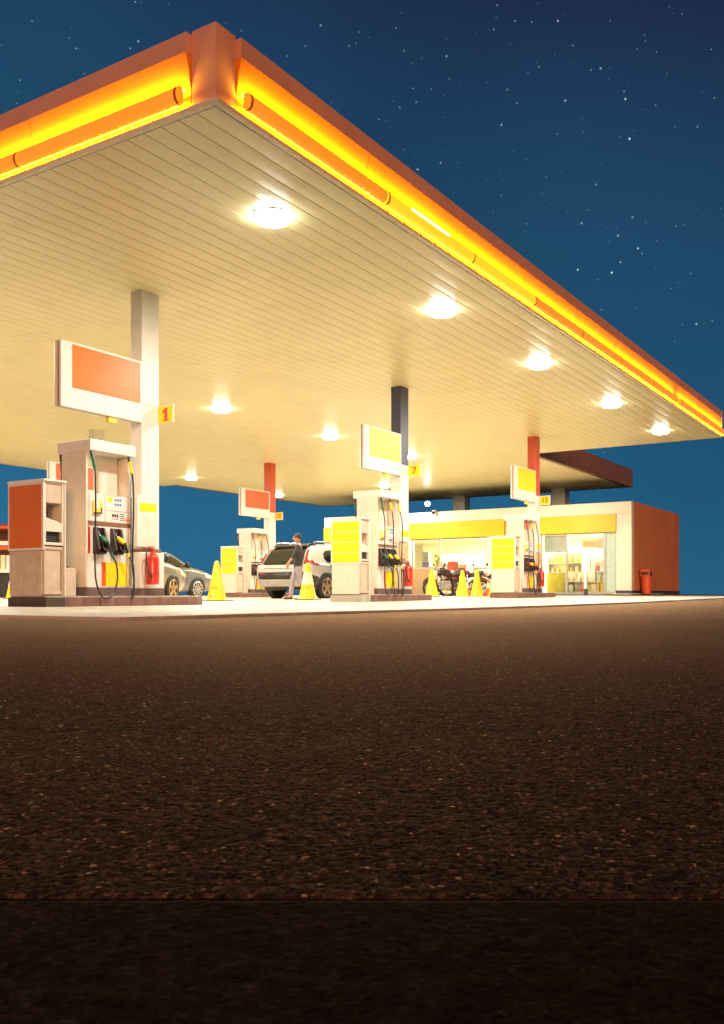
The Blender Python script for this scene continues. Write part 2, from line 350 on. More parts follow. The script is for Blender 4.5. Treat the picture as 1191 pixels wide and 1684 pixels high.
# concrete slab: bays with thin joints, 30 mm above the asphalt
b = MB(); bx = [SX - 3.9 * i for i in range(0, 11)]; by = [SY] + [SY + 4.1 * i for i in range(1, 14)]
for i in range(len(bx) - 1):
    for j in range(len(by) - 1):
        x1, x0 = bx[i] - .006, bx[i + 1] + .006; y0, y1 = by[j] + .006, by[j + 1] - .006
        n_ = 3
        for k in range(n_):
            ya, yb = y0 + (y1 - y0) * k / n_, y0 + (y1 - y0) * (k + 1) / n_; za, zb = ground_z(ya), ground_z(yb)
            b.add([(x0, ya, za), (x1, ya, za), (x1, yb, zb), (x0, yb, zb)], [(0, 1, 2, 3)])
            if k == 0: b.add([(x0, ya, za), (x1, ya, za), (x1, ya, za - .05), (x0, ya, za - .05)], [(0, 3, 2, 1)])
            b.add([(x1, ya, za), (x1, yb, zb), (x1, yb, zb - .05), (x1, ya, za - .05)], [(0, 3, 2, 1)])
o = b.build('forecourt_slab', M['concrete']); tag(o, kind='structure')
ysj = [SY + .01 + i * 2 for i in range(27)]
sheet('slab_joint_base', [-44.2, SX - .01], ysj, lambda x, y: ground_z(y) - .012, mat('joint_filler', (.10, .08, .06), .8))

# near asphalt with real stones
def stones(name, v0, v1, uw, res, material, seed, amp, fade=None, near_fade=False, cell=.0035):
    u0, u1 = -uw, uw
    rng = np.random.RandomState(seed)
    nu, nv = int((u1 - u0) / res), int((v1 - v0) / res)
    U, V = np.meshgrid(np.linspace(u0, u1, nu), np.linspace(v0, v1, nv))
    T = 512
    def layer(cell, seed, lo, hi):
        rng = np.random.RandomState(seed); jx, jy = rng.rand(T, T), rng.rand(T, T); val, rad = rng.rand(T, T), lo + hi * rng.rand(T, T); hh = .25 + .75 * rng.rand(T, T)
        sx, sy = .7 + .6 * rng.rand(T, T), .7 + .6 * rng.rand(T, T)
        gx, gy = U / cell, V / cell; ix, iy = np.floor(gx).astype(int), np.floor(gy).astype(int)
        best = np.full(U.shape, -9.); bv = np.zeros(U.shape)
        for dx in (-1, 0, 1):
            for dy in (-1, 0, 1):
                cx, cy = (ix + dx), (iy + dy); a, c = cx % T, cy % T
                d2 = (np.abs((gx - cx - jx[a, c]) * sx[a, c]) ** 2.6 + np.abs((gy - cy - jy[a, c]) * sy[a, c]) ** 2.6) / rad[a, c] ** 2.6
                h = hh[a, c] * np.clip(1 - d2, 0, 1) ** .45 - .2 * np.clip(d2 - 1, 0, 1)
                t = h > best; best = np.where(t, h, best); bv = np.where(t, np.where(d2 < 1, val[a, c], .05), bv)
        return np.clip(best, -.12, 1.2), bv
    b1, v1_ = layer(cell, seed, .50, .62); b2, v2_ = layer(cell * .45, seed + 1, .5, .6)
    b2 = b2 * .42; t = b1 > b2; best = np.where(t, b1, b2); bv = np.where(t, v1_, v2_)
    und = .25 * np.sin(U * 9 + 1.3 * np.sin(V * 7)) * np.cos(V * 11 + U * 3)
    h = best * amp + und * amp * .6
    f = np.ones_like(U)
    if fade: f = np.clip((v1 - V) / fade, 0, 1)
    if near_fade: f = np.minimum(f, np.clip((V - v0) / .006, 0, 1))
    if not fade and not near_fade: f = np.minimum(f, np.clip((v1 - V) / .006, 0, 1))
    f = np.minimum(f, np.clip((u1 - np.abs(U)) / .2, 0, 1)); h = h * f + .003 * np.minimum(1, f * 3 + (0 if fade else 1))
    ca, sa = math.cos(VIEW), math.sin(VIEW)
    X = U * ca - V * sa; Y = U * sa + V * ca
    me = bpy.data.meshes.new(name); me.vertices.add(nu * nv)
    me.vertices.foreach_set('co', np.stack([X, Y, -.03 + h], -1).astype(np.float32).ravel())
    idx = np.arange(nu * nv).reshape(nv, nu); q = np.stack([idx[:-1, :-1], idx[:-1, 1:], idx[1:, 1:], idx[1:, :-1]], -1).reshape(-1, 4)
    me.loops.add(q.size); me.loops.foreach_set('vertex_index', q.ravel().astype(np.int32))
    me.polygons.add(len(q)); me.polygons.foreach_set('loop_start', np.arange(0, q.size, 4, dtype=np.int32))
    me.polygons.foreach_set('use_smooth', np.ones(len(q), bool))
    me.update(calc_edges=True); me.validate()
    at = me.attributes.new('stone', 'FLOAT', 'POINT'); at.data.foreach_set('value', bv.astype(np.float32).ravel())
    me.materials.append(material); o = bpy.data.objects.new(name, me); COL.objects.link(o); tag(o, kind='structure'); return o
stones('asphalt_surface', .597, 1.30, 1.4, .0017, M['asphalt_near'], 3, .0024, None, True)
stones('asphalt_surface', 1.30, 3.8, 3.2, .0045, M['asphalt'], 3, .0024, 2.3)
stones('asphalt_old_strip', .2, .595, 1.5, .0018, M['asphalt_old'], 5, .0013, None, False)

# painted lines on the slab near the shop
for nm, x0, x1, y0, y1, c in (('painted_red_line', -10.6, -7.0, 33.6, 33.75, (.5, .07, .03)), ('painted_yellow_line', -10.6, -6.2, 33.1, 33.3, (.7, .5, .05))):
    sheet(nm, [x0, x1], [y0, y1], lambda x, y: ground_z(y) + .004, mat(nm, c, .6, var=.3))

# ------------------------------------------------------------------ canopies
CX1, CX0, CY0, CY1, CZ = -6.17, -29.6, 6.89, 29.75, 5.0
def soffit_mesh(x0, x1, y0, y1, z):
    b = MB(); p = .25; n_ = int(round((x1 - x0) / p)); p = (x1 - x0) / n_
    prof = [(0, .008), (.006, .008), (.009, .003), (.05, .0005), (.09, -.0012), (.125, -.0018), (.16, -.0012), (.2, .0005), (.241, .003), (.244, .008)]
    prof = [(a * p / .25, h) for a, h in prof]
    vs = []; fs = []
    xs = [(x0 + i * p + a, z + h) for i in range(n_) for a, h in prof] + [(x1, z + .008)]
    for y in (y0, y1): vs += [(x, y, h) for x, h in xs]
    m = len(xs)
    for i in range(m - 1): fs.append((i, m + i, m + i + 1, i + 1))
    b.add(vs, fs); return b
canopy = empty('fuel_canopy', (-17.9, 18.3, 0), 'huge cream fuel station canopy with glowing orange and yellow neon edge', 'canopy')
off = Vector((17.9, -18.3, 0))
def cpart(b, name, m_, **k):
    b.v = [tuple(Vector(p) + off) for p in b.v]; return b.build(name, m_, k.pop('parent', canopy), **k)
cpart(soffit_mesh(CX0, CX1, CY0, CY1, CZ), 'soffit', M['soffit'], smooth=True)
b = MB(); b.box(CX0, CX1 - .05, CY0 + .05, CY1, 5.06, 5.74); cpart(b, 'roof_deck', M['dark'])
# edge trim (lip), with a dark gap line between it and the soffit
b = MB(); b.box(CX1 + .025, CX1 + .10, CY0 - .10, CY1, 4.985, 5.03); b.box(CX0, CX1 + .025, CY0 - .10, CY0 - .025, 4.985, 5.03); cpart(b, 'edge_trim', M['lip'], bevel=.006)
b = MB(); b.box(CX1, CX1 + .025, CY0 - .025, CY1, 5.0, 5.03); b.box(CX0, CX1, CY0 - .025, CY0, 5.0, 5.03); cpart(b, 'drip_gap', M['gap'])
b = MB(); b.box(-12.2, CX1 + .10, CY1, CY1 + .06, 4.998, 5.80); cpart(b, 'rear_fascia', M['band'])
b = MB(); b.box(CX0 - .06, CX0, CY0, CY1 + .06, 4.998, 5.80); cpart(b, 'side_fascia', M['cream'])
# terracotta upper band panels with seams, amber panels that lean outwards at their top
YS = [7.17 + 2.43 * i for i in range(10)]; YS[-1] = CY1
XS = [-6.47 - 2.45 * i for i in range(5)]
for i in range(len(YS) - 1):
    y0, y1 = YS[i] + .006, YS[i + 1] - .006
    b = MB(); b.box(CX1 - .02, CX1 + .09, y0, y1, 5.60, 5.80); cpart(b, 'upper_band', M['band'], bevel=.004)
    b = MB(); b.prism_y([(CX1 - .02, 5.03), (CX1 + .012, 5.03), (CX1 + .022, 5.2), (CX1 + .05, 5.40), (CX1 + .093, 5.598), (CX1 - .02, 5.598)], y0, y1)
    cpart(b, 'amber_panel', M['glowpanel'])
for i in range(len(XS) - 1):
    x1, x0 = XS[i] - .006, XS[i + 1] + .006
    b = MB(); b.box(x0, x1, CY0 - .09, CY0 + .02, 5.60, 5.80); cpart(b, 'upper_band', M['band'], bevel=.004)
    b = MB(); b.prism_x([(CY0 + .02, 5.03), (CY0 - .012, 5.03), (CY0 - .022, 5.2), (CY0 - .05, 5.40), (CY0 - .093, 5.598), (CY0 + .02, 5.598)], x0, x1)
    cpart(b, 'amber_panel', M['glowpanel'])
b = MB(); b.prism([(CX1 - .3, CY0 + .0), (CX1 - .3, CY0 - .02), (CX1 + .02, CY0 - .02), (CX1 + .02, CY0 + .28), (CX1, CY0 + .28), (CX1, CY0)], 5.03, 5.83)
cpart(b, 'corner_panel', M['band'], bevel=.004)
# neon tubes: a rounded cover held off the panel and a light strip behind it
def neon(p0, p1, outward, cover, strip=True):
    p0, p1, ow = Vector(p0), Vector(p1), Vector(outward); t = (p1 - p0).normalized(); c_ = []
    prof = [(-.03, -.085), (.02, -.085), (.055, -.06), (.07, 0), (.055, .06), (.02, .085), (-.03, .085)]
    b = MB(); vs = []; fs = []
    for p, dx in ((p0, 0), (p1, 0)):
        vs += [p + ow * a + Vector((0, 0, h)) for a, h in prof]
    m = len(prof); fs = [(i, i + 1, m + i + 1, m + i) for i in range(m - 1)] + [tuple(range(m)), tuple(range(m, 2 * m))[::-1]]
    b.add(vs, fs); o = cpart(b, 'neon_tube', cover, smooth=True)
    b = MB()
    for s_ in (1, -1):
        da, db = ow * -.048 + Vector((0, 0, s_ * .062)), ow * -.022 + Vector((0, 0, s_ * .090))
        b.quad(p0 + da, p0 + db, p1 + db, p1 + da)
    b.v = [tuple(Vector(p) + off) for p in b.v]; b.build('light_strip', M['strip'], o)
    b = MB(); q = p0 + t * .015
    vs = [q + ow * a * 1.04 + Vector((0, 0, h * 1.05)) for a, h in prof] + [q + t * .03 + ow * a * 1.04 + Vector((0, 0, h * 1.05)) for a, h in prof]
    b.add(vs, fs); b.v = [tuple(Vector(p) + off) for p in b.v]; b.build('end_cap', M['redorange'], o)
    return o
TX = CX1 + .115; TZ = 5.165
segs = [(7.21, 9.87, 'tubeorange'), (9.90, 12.30, 'tubeamber'), (12.33, 14.68, 'tubeamber'), (14.72, 17.0, 'tubeorange'), (17.03, 19.37, 'tubeorange'), (19.4, 21.92, 'tubeorange'), (21.95, 24.2, 'tubeorange'), (24.55, 27.0, 'tubeorange'), (27.03, 30.0, 'tubeorange')]
for a, c, k in segs: neon((TX, a, TZ), (TX, c, TZ), (1, 0, 0), M[k])
for a, c in ((-6.52, -9.0), (-9.03, -11.5), (-11.53, -14.)): neon((a, CY0 - .115, TZ), (c, CY0 - .115, TZ), (0, -1, 0), M['tubeorange'])
b = MB(); b.tube([(TX + .066, 10.5, TZ + .045), (TX + .066, 11.55, TZ + .045)], .008, 6); cpart(b, 'glint_line', M['glint'])  # white glint on the amber cover, put in as a glowing rod
for i in range(24):
    y = 10.0 + .42 * i; b = MB(); b.box(CX1 + .10, CX1 + .116, y, y + .012, 5.00, 5.045); cpart(b, 'trim_clip', M['redorange'])
for i in range(26):
    b = MB(); b.lathe([(.002, -.005), (.007, 0), (.002, .005)], (-6.6 - .155 * i, CY0 - .106, 5.035), 6); cpart(b, 'trim_bead', M['trim_bead'])  # bright dots along the trim, put in as tiny glowing beads

rear = empty('rear_canopy', (-20.6, 35.5, 0), 'lower brown edged canopy running over the shop behind the big canopy', 'canopy')
off = Vector((20.6, -35.5, 0))
cpart(soffit_mesh(-28.9, -12.43, CY1 + .005, 41.25, 5.0), 'soffit', M['soffit'], parent=rear, smooth=True)
b = MB(); b.box(-12.43, -12.25, 29.85, 41.4, 4.985, 5.78); b.box(-29.05, -12.43, 41.25, 41.4, 4.985, 5.78); b.box(-29.05, -28.9, 29.85, 41.25, 4.985, 5.78)
cpart(b, 'fascia', M['brownfascia'], parent=rear, bevel=.01)
b = MB(); b.box(-28.9, -12.44, 29.85, 41.2, 5.06, 5.7); cpart(b, 'roof_deck', M['dark'], parent=rear)

def light_fixture(x, y, label, size=.42):
    t = empty('ceiling_light', (x, y, 5.0), label, 'ceiling light', 'bright lights in the canopy ceiling')
    s = size / 2
    b = MB(); oc = [(math.cos(PI / 8 + k * PI / 4) * s * 1.14, math.sin(PI / 8 + k * PI / 4) * s * 1.14) for k in range(8)]
    b.prism([(x_ * 1.1, y_ * 1.1) for x_, y_ in oc], -.012, .01); b.build('frame', M['white'], t, bevel=.004)
    b = MB(); b.lathe([(s * 1.08, -.012), (s * 1.08, -.05), (s * .95, -.085), (s * .6, -.10)], n=16); b.build('diffuser', M['lamp'], t, smooth=True)
LP = 315
lights = [(-7.34, 9.26, 'bright ceiling light nearest the glowing canopy corner, largest of all'),
          (-7.34, 13.88, 'second bright ceiling light from the canopy corner along the right edge'),
          (-7.34, 18.2, 'third bright ceiling light from the corner, above the red number 13 column'),
          (-7.34, 23.0, 'fourth bright ceiling light along the right edge of the canopy'),
          (-7.34, 27.6, 'farthest bright ceiling light, at the right tip of the canopy'),
          (-16.05, 18.14, 'bright ceiling light to the right of the yellow number 1 plate'),
          (-16.05, 23.1, 'bright ceiling light left of the pale yellow sign board of column 7'),
          (-16.05, 27.97, 'bright ceiling light just behind the navy column with number 7'),
          (-26.5, 28.1, 'small distant bright ceiling light at the left rear edge of the canopy'),
          (-21.26, 34.8, 'bright ceiling light of the rear canopy above the number 7 fuel dispenser'),
          (-27.6, 35.3, 'bright ceiling light of the rear canopy peeking out beside the number 15 column')]
for x, y, lb in lights: light_fixture(x, y, lb)
for x in (-7.34, -16.05, -25.6):
    for y in (9.26, 13.9, 18.2, 23.05, 27.8):
        area((x, y, 4.89), .34, LP)
for x, y in ((-21.26, 34.8), (-27.6, 35.3), (-14.0, 33.0)): area((x, y, 4.89), .34, LP * 1.3)  # the last has no fixture: added out of sight to brighten the shop front

# ------------------------------------------------------------------ islands
ORD = {'1': 'nearest left', '7': 'middle', '13': 'right', '15': 'far', '9': 'hidden left'}
def hose_pts(spec): return spline(spec, 7)
def island(num, x, y, sign, cab, coltop, look):
    z = ground_z(y - .5); L = Vector((x, y, z)); tg = look
    pale = cab is M['yellow']
    # kerb ----------------------------------------------------
    t = empty('pump_island', L, 'brown tiled raised island carrying the %s' % tg['island'], 'pump island', 'raised kerbed pump islands')
    out = [(-.42, -2.22), (.40, -2.22), (.40, .78), (.30, 1.02), (.12, 1.12), (-.14, 1.12), (-.32, 1.02), (-.42, .78)]
    b = MB(); b.prism(out, -.12, .135); b.build('kerb', M['kerb'], t, bevel=.012)
    b = MB(); b.prism([(px * .965, py - (.012 if py > 0 else -.012)) for px, py in out], .135, .152); b.build('top_slab', M['kerbpale'], t, bevel=.006)
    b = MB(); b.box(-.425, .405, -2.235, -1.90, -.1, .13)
    b.build('end_tiles', M['kerbpale'] if num == '7' else M['shadetile'] if num == '1' else M['kerb'], t, bevel=.006)
    b = MB()
    for i in range(9): b.box(.4, .4025, -1.87 + i * .3, -1.862 + i * .3, -.05, .13)
    b.build('tile_joints', M['dark'], t)
    # column --------------------------------------------------
    t = empty('canopy_column', L, tg['column'], 'column', 'columns holding up the big canopy')
    b = MB(); b.box(-.13, .13, -.19, .19, .15, 3.19 - z); b.build('lower_shaft', M['white'], t, bevel=.012)
    b = MB(); b.box(-.128, .128, -.188, .188, 3.19 - z, 5.01 - z); b.build('upper_shaft', coltop, t, bevel=.012)
    b = MB(); b.box(-.19, .19, -.27, .24, .27, .84); b.build('column_casing', M['white'], t, bevel=.012)
    b = MB(); b.box(-.195, .195, -.275, .245, .152, .27); b.build('column_base', M['base'], t, bevel=.006)
    b = MB(); b.box(-.15, .15, -.215, .21, .84, .90); b.build('casing_cap', M['brown'], t, bevel=.006)
    # sign board ---------------------------------------------
    t = empty('sign_board', L, tg['sign'], 'sign board', 'blank sign boards beside the columns')
    b = MB(); b.box(.10, .16, -1.78, -.192, 2.88, 3.85); b.box(.01, .07, -1.78, -.192, 2.88, 3.85); b.build('sign_box', M['white'], t, bevel=.018)
    b = MB(); b.box(.07, .10, -1.765, -.195, 2.895, 3.835); b.build('sign_core', M['brown'], t)
    b = MB(); b.box(.16, .164, -1.58, -.25, 3.18, 3.81); b.build('sign_face', sign, t)
    b = MB(); b.box(.05, .12, -.85, -.70, 2.80, 2.88); b.build('sign_bracket', M['softyellow'], t)
    # number plate -------------------------------------------
    t = empty('number_plate', L + Vector((.13, .17, 3.06 - z)), 'yellow number plate reading %s on the side of its column' % num, 'number sign', 'yellow pump number plates')
    b = MB(); b.box(0, .34, -.012, .012, -.145, .145); b.build('plate_frame', M['white'], t, bevel=.004)
    b = MB(); b.box(.015, .325, -.0145, -.012, -.13, .13); b.build('plate_face', M['yellow'], t)
    if num == '1':
        b = MB(); b.prism_y([(.15, -.085), (.215, -.085), (.215, .10), (.17, .10), (.105, .055), (.105, .015), (.15, .035)], -.0185, -.0146)
        b.prism_y([(.115, -.105), (.25, -.105), (.25, -.0851), (.115, -.0851)], -.0185, -.0146); b.build('digits', M['red'], t)
    else: text_mesh('digits', num, .21, M['red'], t, (.17, -.0165, 0), (R(90), 0, 0), .002, True)
    # price panel --------------------------------------------
    t = empty('price_panel', L + Vector((.19, -.16, 0)), tg['panel'], 'notice panel', 'white notice panels on the columns')
    b = MB(); lowp = .92 if num == '1' else 1.36
    b.box(-.06, .03, -.21, .23, lowp, 1.73); b.build('panel_box', M['white'], t, bevel=.012)
    b = MB(); b.box(.03, .034, -.16, .19, 1.48, 1.61); b.build('yellow_stripe', M['yellow'], t)
    b = MB(); b.box(.03, .034, -.16, .19, lowp + .05, 1.43); b.build('notice_sheet', M['cream'], t)
    if num != '1':
        b = MB(); b.box(-.03, .025, -.19, .21, .97, 1.34); b.build('poster', M['goods'][6], t, bevel=.004)
        b = MB()
        for i in range(9):
            a, c = random.uniform(-.15, .14), random.uniform(1.0, 1.28); b.m(i % 3); b.box(.025, .028, a, a + random.uniform(.03, .07), c, c + random.uniform(.02, .06))
        b.build('poster_print', [M['goods'][2], M['goods'][0], M['goods'][1]], t)
    # extinguisher -------------------------------------------
    if num in ('1', '7', '13'):
        t = empty('fire_extinguisher', L + Vector((.30, -.12, 0)), tg['ext'], 'extinguisher', 'red fire extinguishers beside the columns')
        b = MB(); b.lathe([(.05, .33), (.098, .335), (.102, .36), (.102, .74), (.085, .79), (.045, .825), (.022, .84), (.022, .86)], n=22); b.build('cylinder', M['red'], t, smooth=True)
        b = MB(); b.lathe([(.1035, .505), (.1035, .515)], n=22); b.build('strap', M['dark'], t)
        b = MB(); b.lathe([(.022, .86), (.03, .865), (.03, .90), (.012, .91)], n=10); b.box(-.012, .012, -.10, .03, .895, .908); b.box(-.012, .012, -.09, .03, .92, .932); b.build('valve', M['redorange'], t)
        b = MB(); b.tube(spline([(.02, -.03, .88), (.03, -.11, .885), (.03, -.165, .80), (.03, -.15, .64), (.06, -.115, .47)]), .011, 7); b.lathe([(.016, .43), (.02, .48)], (.08, -.11, 0), 8); b.build('hose', M['rubber'], t, smooth=True)
        b = MB(); b.box(-.115, -.10, -.05, .05, .5, .72); b.build('wall_bracket', M['dark'], t)
    # cabinet ------------------------------------------------
    t = empty('service_cabinet', L + Vector((-.01, -2.06, 0)), tg['cabinet'], 'cabinet', 'service cabinets at the island ends')
    b = MB(); b.box(-.36, .30, -.17, .17, .152, 1.17); b.box(-.36, .30, -.17, .17, 1.45, 1.745); b.box(-.36, .02, -.17, .17, 1.17, 1.45); b.build('body', M['dirty'], t)
    b = MB(); b.box(-.385, .385, -.195, -.17, .79, 1.76); b.build('side_board', M['white'], t, bevel=.006)
    nseg = 4
    for i in range(nseg):
        h = (1.70 - .82) / nseg; gp = .007 if pale else .0012
        b = MB(); b.box(-.345, .345, -.199, -.195, .82 + i * h + gp, .82 + (i + 1) * h - gp); b.build('colour_panel', cab, t)
    b = MB(); b.box(-.36, .34, -.19, -.172, .153, .785); b.build('lower_panel', M['dirty'] if not pale else M['cream'], t, bevel=.006)
    b = MB(); b.box(-.385, .385, .17, .19, .152, 1.76); b.build('rear_board', M['white'], t, bevel=.006)
    b = MB(); b.box(-.395, .40, -.20, .20, 1.745, 1.775); b.build('lid', M['white'], t, bevel=.006)
    b = MB(); b.box(.30, .37, -.165, -.135, .86, 1.745); b.box(.30, .37, .135, .165, .86, 1.745); b.box(.30, .37, -.135, .135, 1.05, 1.17); b.box(.30, .37, -.135, .135, .86, .90); b.box(.30, .37, -.135, .135, 1.715, 1.745); b.build('front_frame', M['cream'], t, bevel=.005)
    b = MB(); b.box(.30, .355, -.133, .133, 1.45, 1.713); b.build('towel_panel', M['dirty'], t, bevel=.004)
    b = MB(); b.box(.3005, .32, -.133, .133, .902, 1.048); b.build('waste_slot', M['dark'], t, bevel=.01)
    b = MB(); b.box(.30, .36, -.16, .16, .17, .84); b.build('door', M['dirty'], t, bevel=.01)
    b = MB(); b.box(.36, .368, -.13, .13, .79, .80); b.box(.36, .366, .115, .13, .22, .79); b.build('door_edge', M['brown'], t)
    b = MB(); b.tube([(.1, -.1, 1.44), (.26, -.02, 1.40)], .018, 6); b.box(.2, .24, -.1, -.05, 1.30, 1.40); b.build('squeegee', M['brown'], t)
    b = MB(); b.prism_x([(-.133, 1.17), (.133, 1.17), (.133, 1.19), (-.133, 1.25)], .10, .34); b.build('bucket', M['cream'], t, bevel=.01)
    t = empty('junction_box', L + Vector((0, -1.74, 0)), 'small cream junction box between the cabinet and dispenser of pump %s' % num, 'junction box', 'junction boxes on the islands')
    b = MB(); b.box(-.2, .33, -.11, .09, .152, .55); b.build('housing', M['dirty'], t, bevel=.01)
    b = MB(); b.lathe([(.012, .55), (.015, .575)], (.25, 0, 0), 8); b.build('screw', M['dark'], t)
    # dispenser ----------------------------------------------
    d = empty('fuel_dispenser', L + Vector((0, -.99, 0)), tg['disp'], 'fuel dispenser', 'fuel dispensers with hanging hoses')
    b = MB(); b.box(-.27, .27, -.43, -.395, .28, 2.28); b.box(-.26, .26, .40, .43, .28, 2.28); b.build('end_wall', M['cream'], d, bevel=.008)
    b = MB(); b.box(-.27, .27, -.435, .435, .152, .28); b.build('base_band', M['base'], d, bevel=.006)
    b = MB(); b.box(-.25, .25, -.395, .40, .28, 1.20); b.build('pump_body', M['white'], d)
    b = MB(); b.box(-.255, .265, -.395, .40, 1.20, 1.255); b.build('shelf', M['brown'], d, bevel=.004)
    b = MB(); b.box(-.25, .25, -.392, -.06, 1.257, 1.67); b.build('card_head', M['white'], d, bevel=.008)
    b = MB(); b.box(-.25, .25, -.05, .395, 1.257, 1.67); b.build('price_head', M['white'], d, bevel=.008)
    b = MB(); b.box(-.05, .05, .0, .36, 1.67, 2.28); b.build('rear_duct', M['cream'], d)
    b = MB(); b.box(-.37, .37, -.435, .445, 2.28, 2.445); b.build('hood', M['white'], d, bevel=.012)
    for s in (1, -1):
        F = lambda x0, x1: (min(s * x0, s * x1), max(s * x0, s * x1))
        b = MB(); b.box(*F(.25, .262), -.375, -.345, .78, 1.17); b.build('red_strip', M['red'], d)
        b = MB(); b.box(*F(.25, .256), -.12, -.045, .30, .655); b.build('orange_strip', M['redorange'], d)
        b = MB(); b.box(*F(.25, .256), -.042, .38, .30, .655); b.build('yellow_panel', M['yellow'], d)
        b = MB(); b.box(*F(.25, .285), -.30, -.14, 1.37, 1.56); p = b.build('card_reader', M['softyellow'] if num == '1' else M['yellow'], d, bevel=.006)
        b = MB(); b.box(*F(.285, .288), -.28, -.20, 1.44, 1.55); b.build('reader_screen', M['white'], p)
        b = MB(); b.box(*F(.285, .292), -.30, -.14, 1.372, 1.39); b.box(*F(.285, .292), -.165, -.145, 1.40, 1.46); b.build('reader_slot', M['dark'], p)
        b = MB(); b.box(*F(.25, .254), -.04, .385, 1.43, 1.435); b.box(*F(.25, .254), -.04, .385, 1.66, 1.663); b.build('panel_seam', M['brown'], d)
        b = MB(); b.box(*F(.25, .2545), .0, .08, 1.57, 1.64); p = b.build('number_tag', M['yellow'], d)
        for zz in (1.585, 1.515):
            b = MB()
            for k in range(3): b.box(*F(.25, .254), .13 + k * .05, .165 + k * .05, zz, zz + .035)
            b.build('price_display', M['blue'], d)
        b = MB()
        for k in range(3):
            b.box(*F(.25, .2535), .08 + k * .045, .112 + k * .045, 1.34, 1.385)
            for zz in (1.385, 1.355, 1.325, 1.295): b.box(*F(.25, .2535), .24 + k * .03, .26 + k * .03, zz, zz + .015)
        b.box(*F(.25, .2535), .08, .2, 1.31, 1.318); b.build('keypad_print', M['dark'], d)
        b = MB(); y0, y1 = .345, .385
        b.prism_x([(.34, 1.29), (.395, 1.29), (.3675, 1.35)], *F(.25, .2535)); b.build('warning_sticker', M['orange'], d)
        b = MB(); b.box(*F(.25, .30), .402, .425, .30, 1.66); b.build('edge_rail', M['chrome'] if num == '1' else M['white'], d)
        # nozzles
        noz = tg['noz']
        for k, (ny, colr, hy, zb, sway) in enumerate(noz):
            b = MB()
            if s == 1 or num == '1' or True:
                b.prism_y([(.25, .77), (.33, .79), (.385, .84), (.30, 1.16), (.25, 1.17)][::1] if s == 1 else [(-.25, 1.17), (-.30, 1.16), (-.385, .84), (-.33, .79), (-.25, .77)], ny - .10, ny - .062)
                b.prism_y([(.25, .77), (.33, .79), (.385, .84), (.30, 1.16), (.25, 1.17)] if s == 1 else [(-.25, 1.17), (-.30, 1.16), (-.385, .84), (-.33, .79), (-.25, .77)], ny + .062, ny + .10)
                b.box(*F(.25, .262), ny - .062, ny + .062, .77, 1.17); b.box(*F(.262, .37), ny - .062, ny + .062, .77, .80)
                bt = b.build('nozzle_boot', M['boot'], d, bevel=.006)
                nz = MB(); nz.m(0).tube([(s * .285, ny - .03, 1.12), (s * .30, ny - .02, 1.06), (s * .335, ny, 1.0)], [.013, .014, .017], 8)
                nz.m(1).tube([(s * .32, ny - .01, 1.03), (s * .36, ny + .015, .985), (s * .40, ny + .05, .945)], [.030, .042, .032], 10)
                nz.m(2).tube([(s * .395, ny + .05, .95), (s * .415, ny + .075, .86), (s * .42, ny + .10, .79)], [.026, .02, .018], 8)
                nz.tube(spline([(s * .36, ny + .0, .95), (s * .385, ny - .01, .86), (s * .41, ny + .07, .80)], 4), .009, 6)
                nz.m(1).tube([(s * .42, ny + .098, .80), (s * .422, ny + .115, .74)], [.024, .02], 8)
                nz.build('nozzle', [M['chrome'], M[colr], M['rubber']], d, smooth=True)
                hb = MB()
                X = s * .44
                pts = [(s * .33, hy, 2.27), (s * .36, hy + .05, 2.02), (s * .385, hy + .09 * sway, 1.75), (s * .40, hy + .07 * sway, 1.4), (s * .41, hy + .03 * sway, 1.0), (s * .42, hy + .01 * sway, .60), (s * .43, hy + .02, .36)]
                end = (s * .422, ny + .115, .75)
                mid = (hy + ny + .12) / 2; w_ = abs(ny + .2 - hy)
                pts += [(X, hy + (ny + .14 - hy) * .25, zb + .06), (X, hy + (ny + .16 - hy) * .55, zb), (X, hy + (ny + .2 - hy) * .85, zb + .09), (X, ny + .205, zb + .30), (s * .43, ny + .19, zb + .52), end]
                hb.m(0).tube(hose_pts(pts), .0125, 7)
                P = hose_pts(pts); hb.m(1).tube(P[2:8], .021, 8); hb.m(2).tube(P[0:3], .019, 8)
                hb.build('hose', [M['rubber'], M[colr] if colr != 'blue' else M['lav'], M['dark']], d, smooth=True)

dfl = [(-.27, 'green', -.40, .14, 1), (-.02, 'yellow', -.02, .10, .8), (.22, 'softyellow', .34, .12, 1.2)]
island('1', -10.97, 10.57, M['orange'], M['orange'], M['white'], dict(
    island='number 1 dispenser with the orange cabinet', column='white canopy column with the yellow number 1 plate',
    sign='large white sign board with an orange face beside the number 1 column', panel='tall white notice panel with yellow stripe above the nearest fire extinguisher',
    ext='red fire extinguisher on the number 1 column in front of the sedans', cabinet='service cabinet with an orange end at the nearest left island',
    disp='tall cream fuel dispenser with green and yellow nozzles beside the number 1 column',
    noz=[(-.19, 'green', -.40, .115, .5), (.14, 'yellow', .33, .115, .6)]))
island('7', -10.95, 18.6, M['softyellow'], M['yellow'], M['navy'], dict(
    island='number 7 dispenser, pale at its near end', column='column navy above and white below with the number 7 plate',
    sign='white sign board with a pale yellow face beside the navy column', panel='white notice panel over a brown poster on the number 7 column',
    ext='red fire extinguisher on the number 7 column half hidden by black hoses', cabinet='service cabinet with four yellow panels just right of the white SUV',
    disp='cream fuel dispenser with looping black hoses beside the number 7 column', noz=dfl))
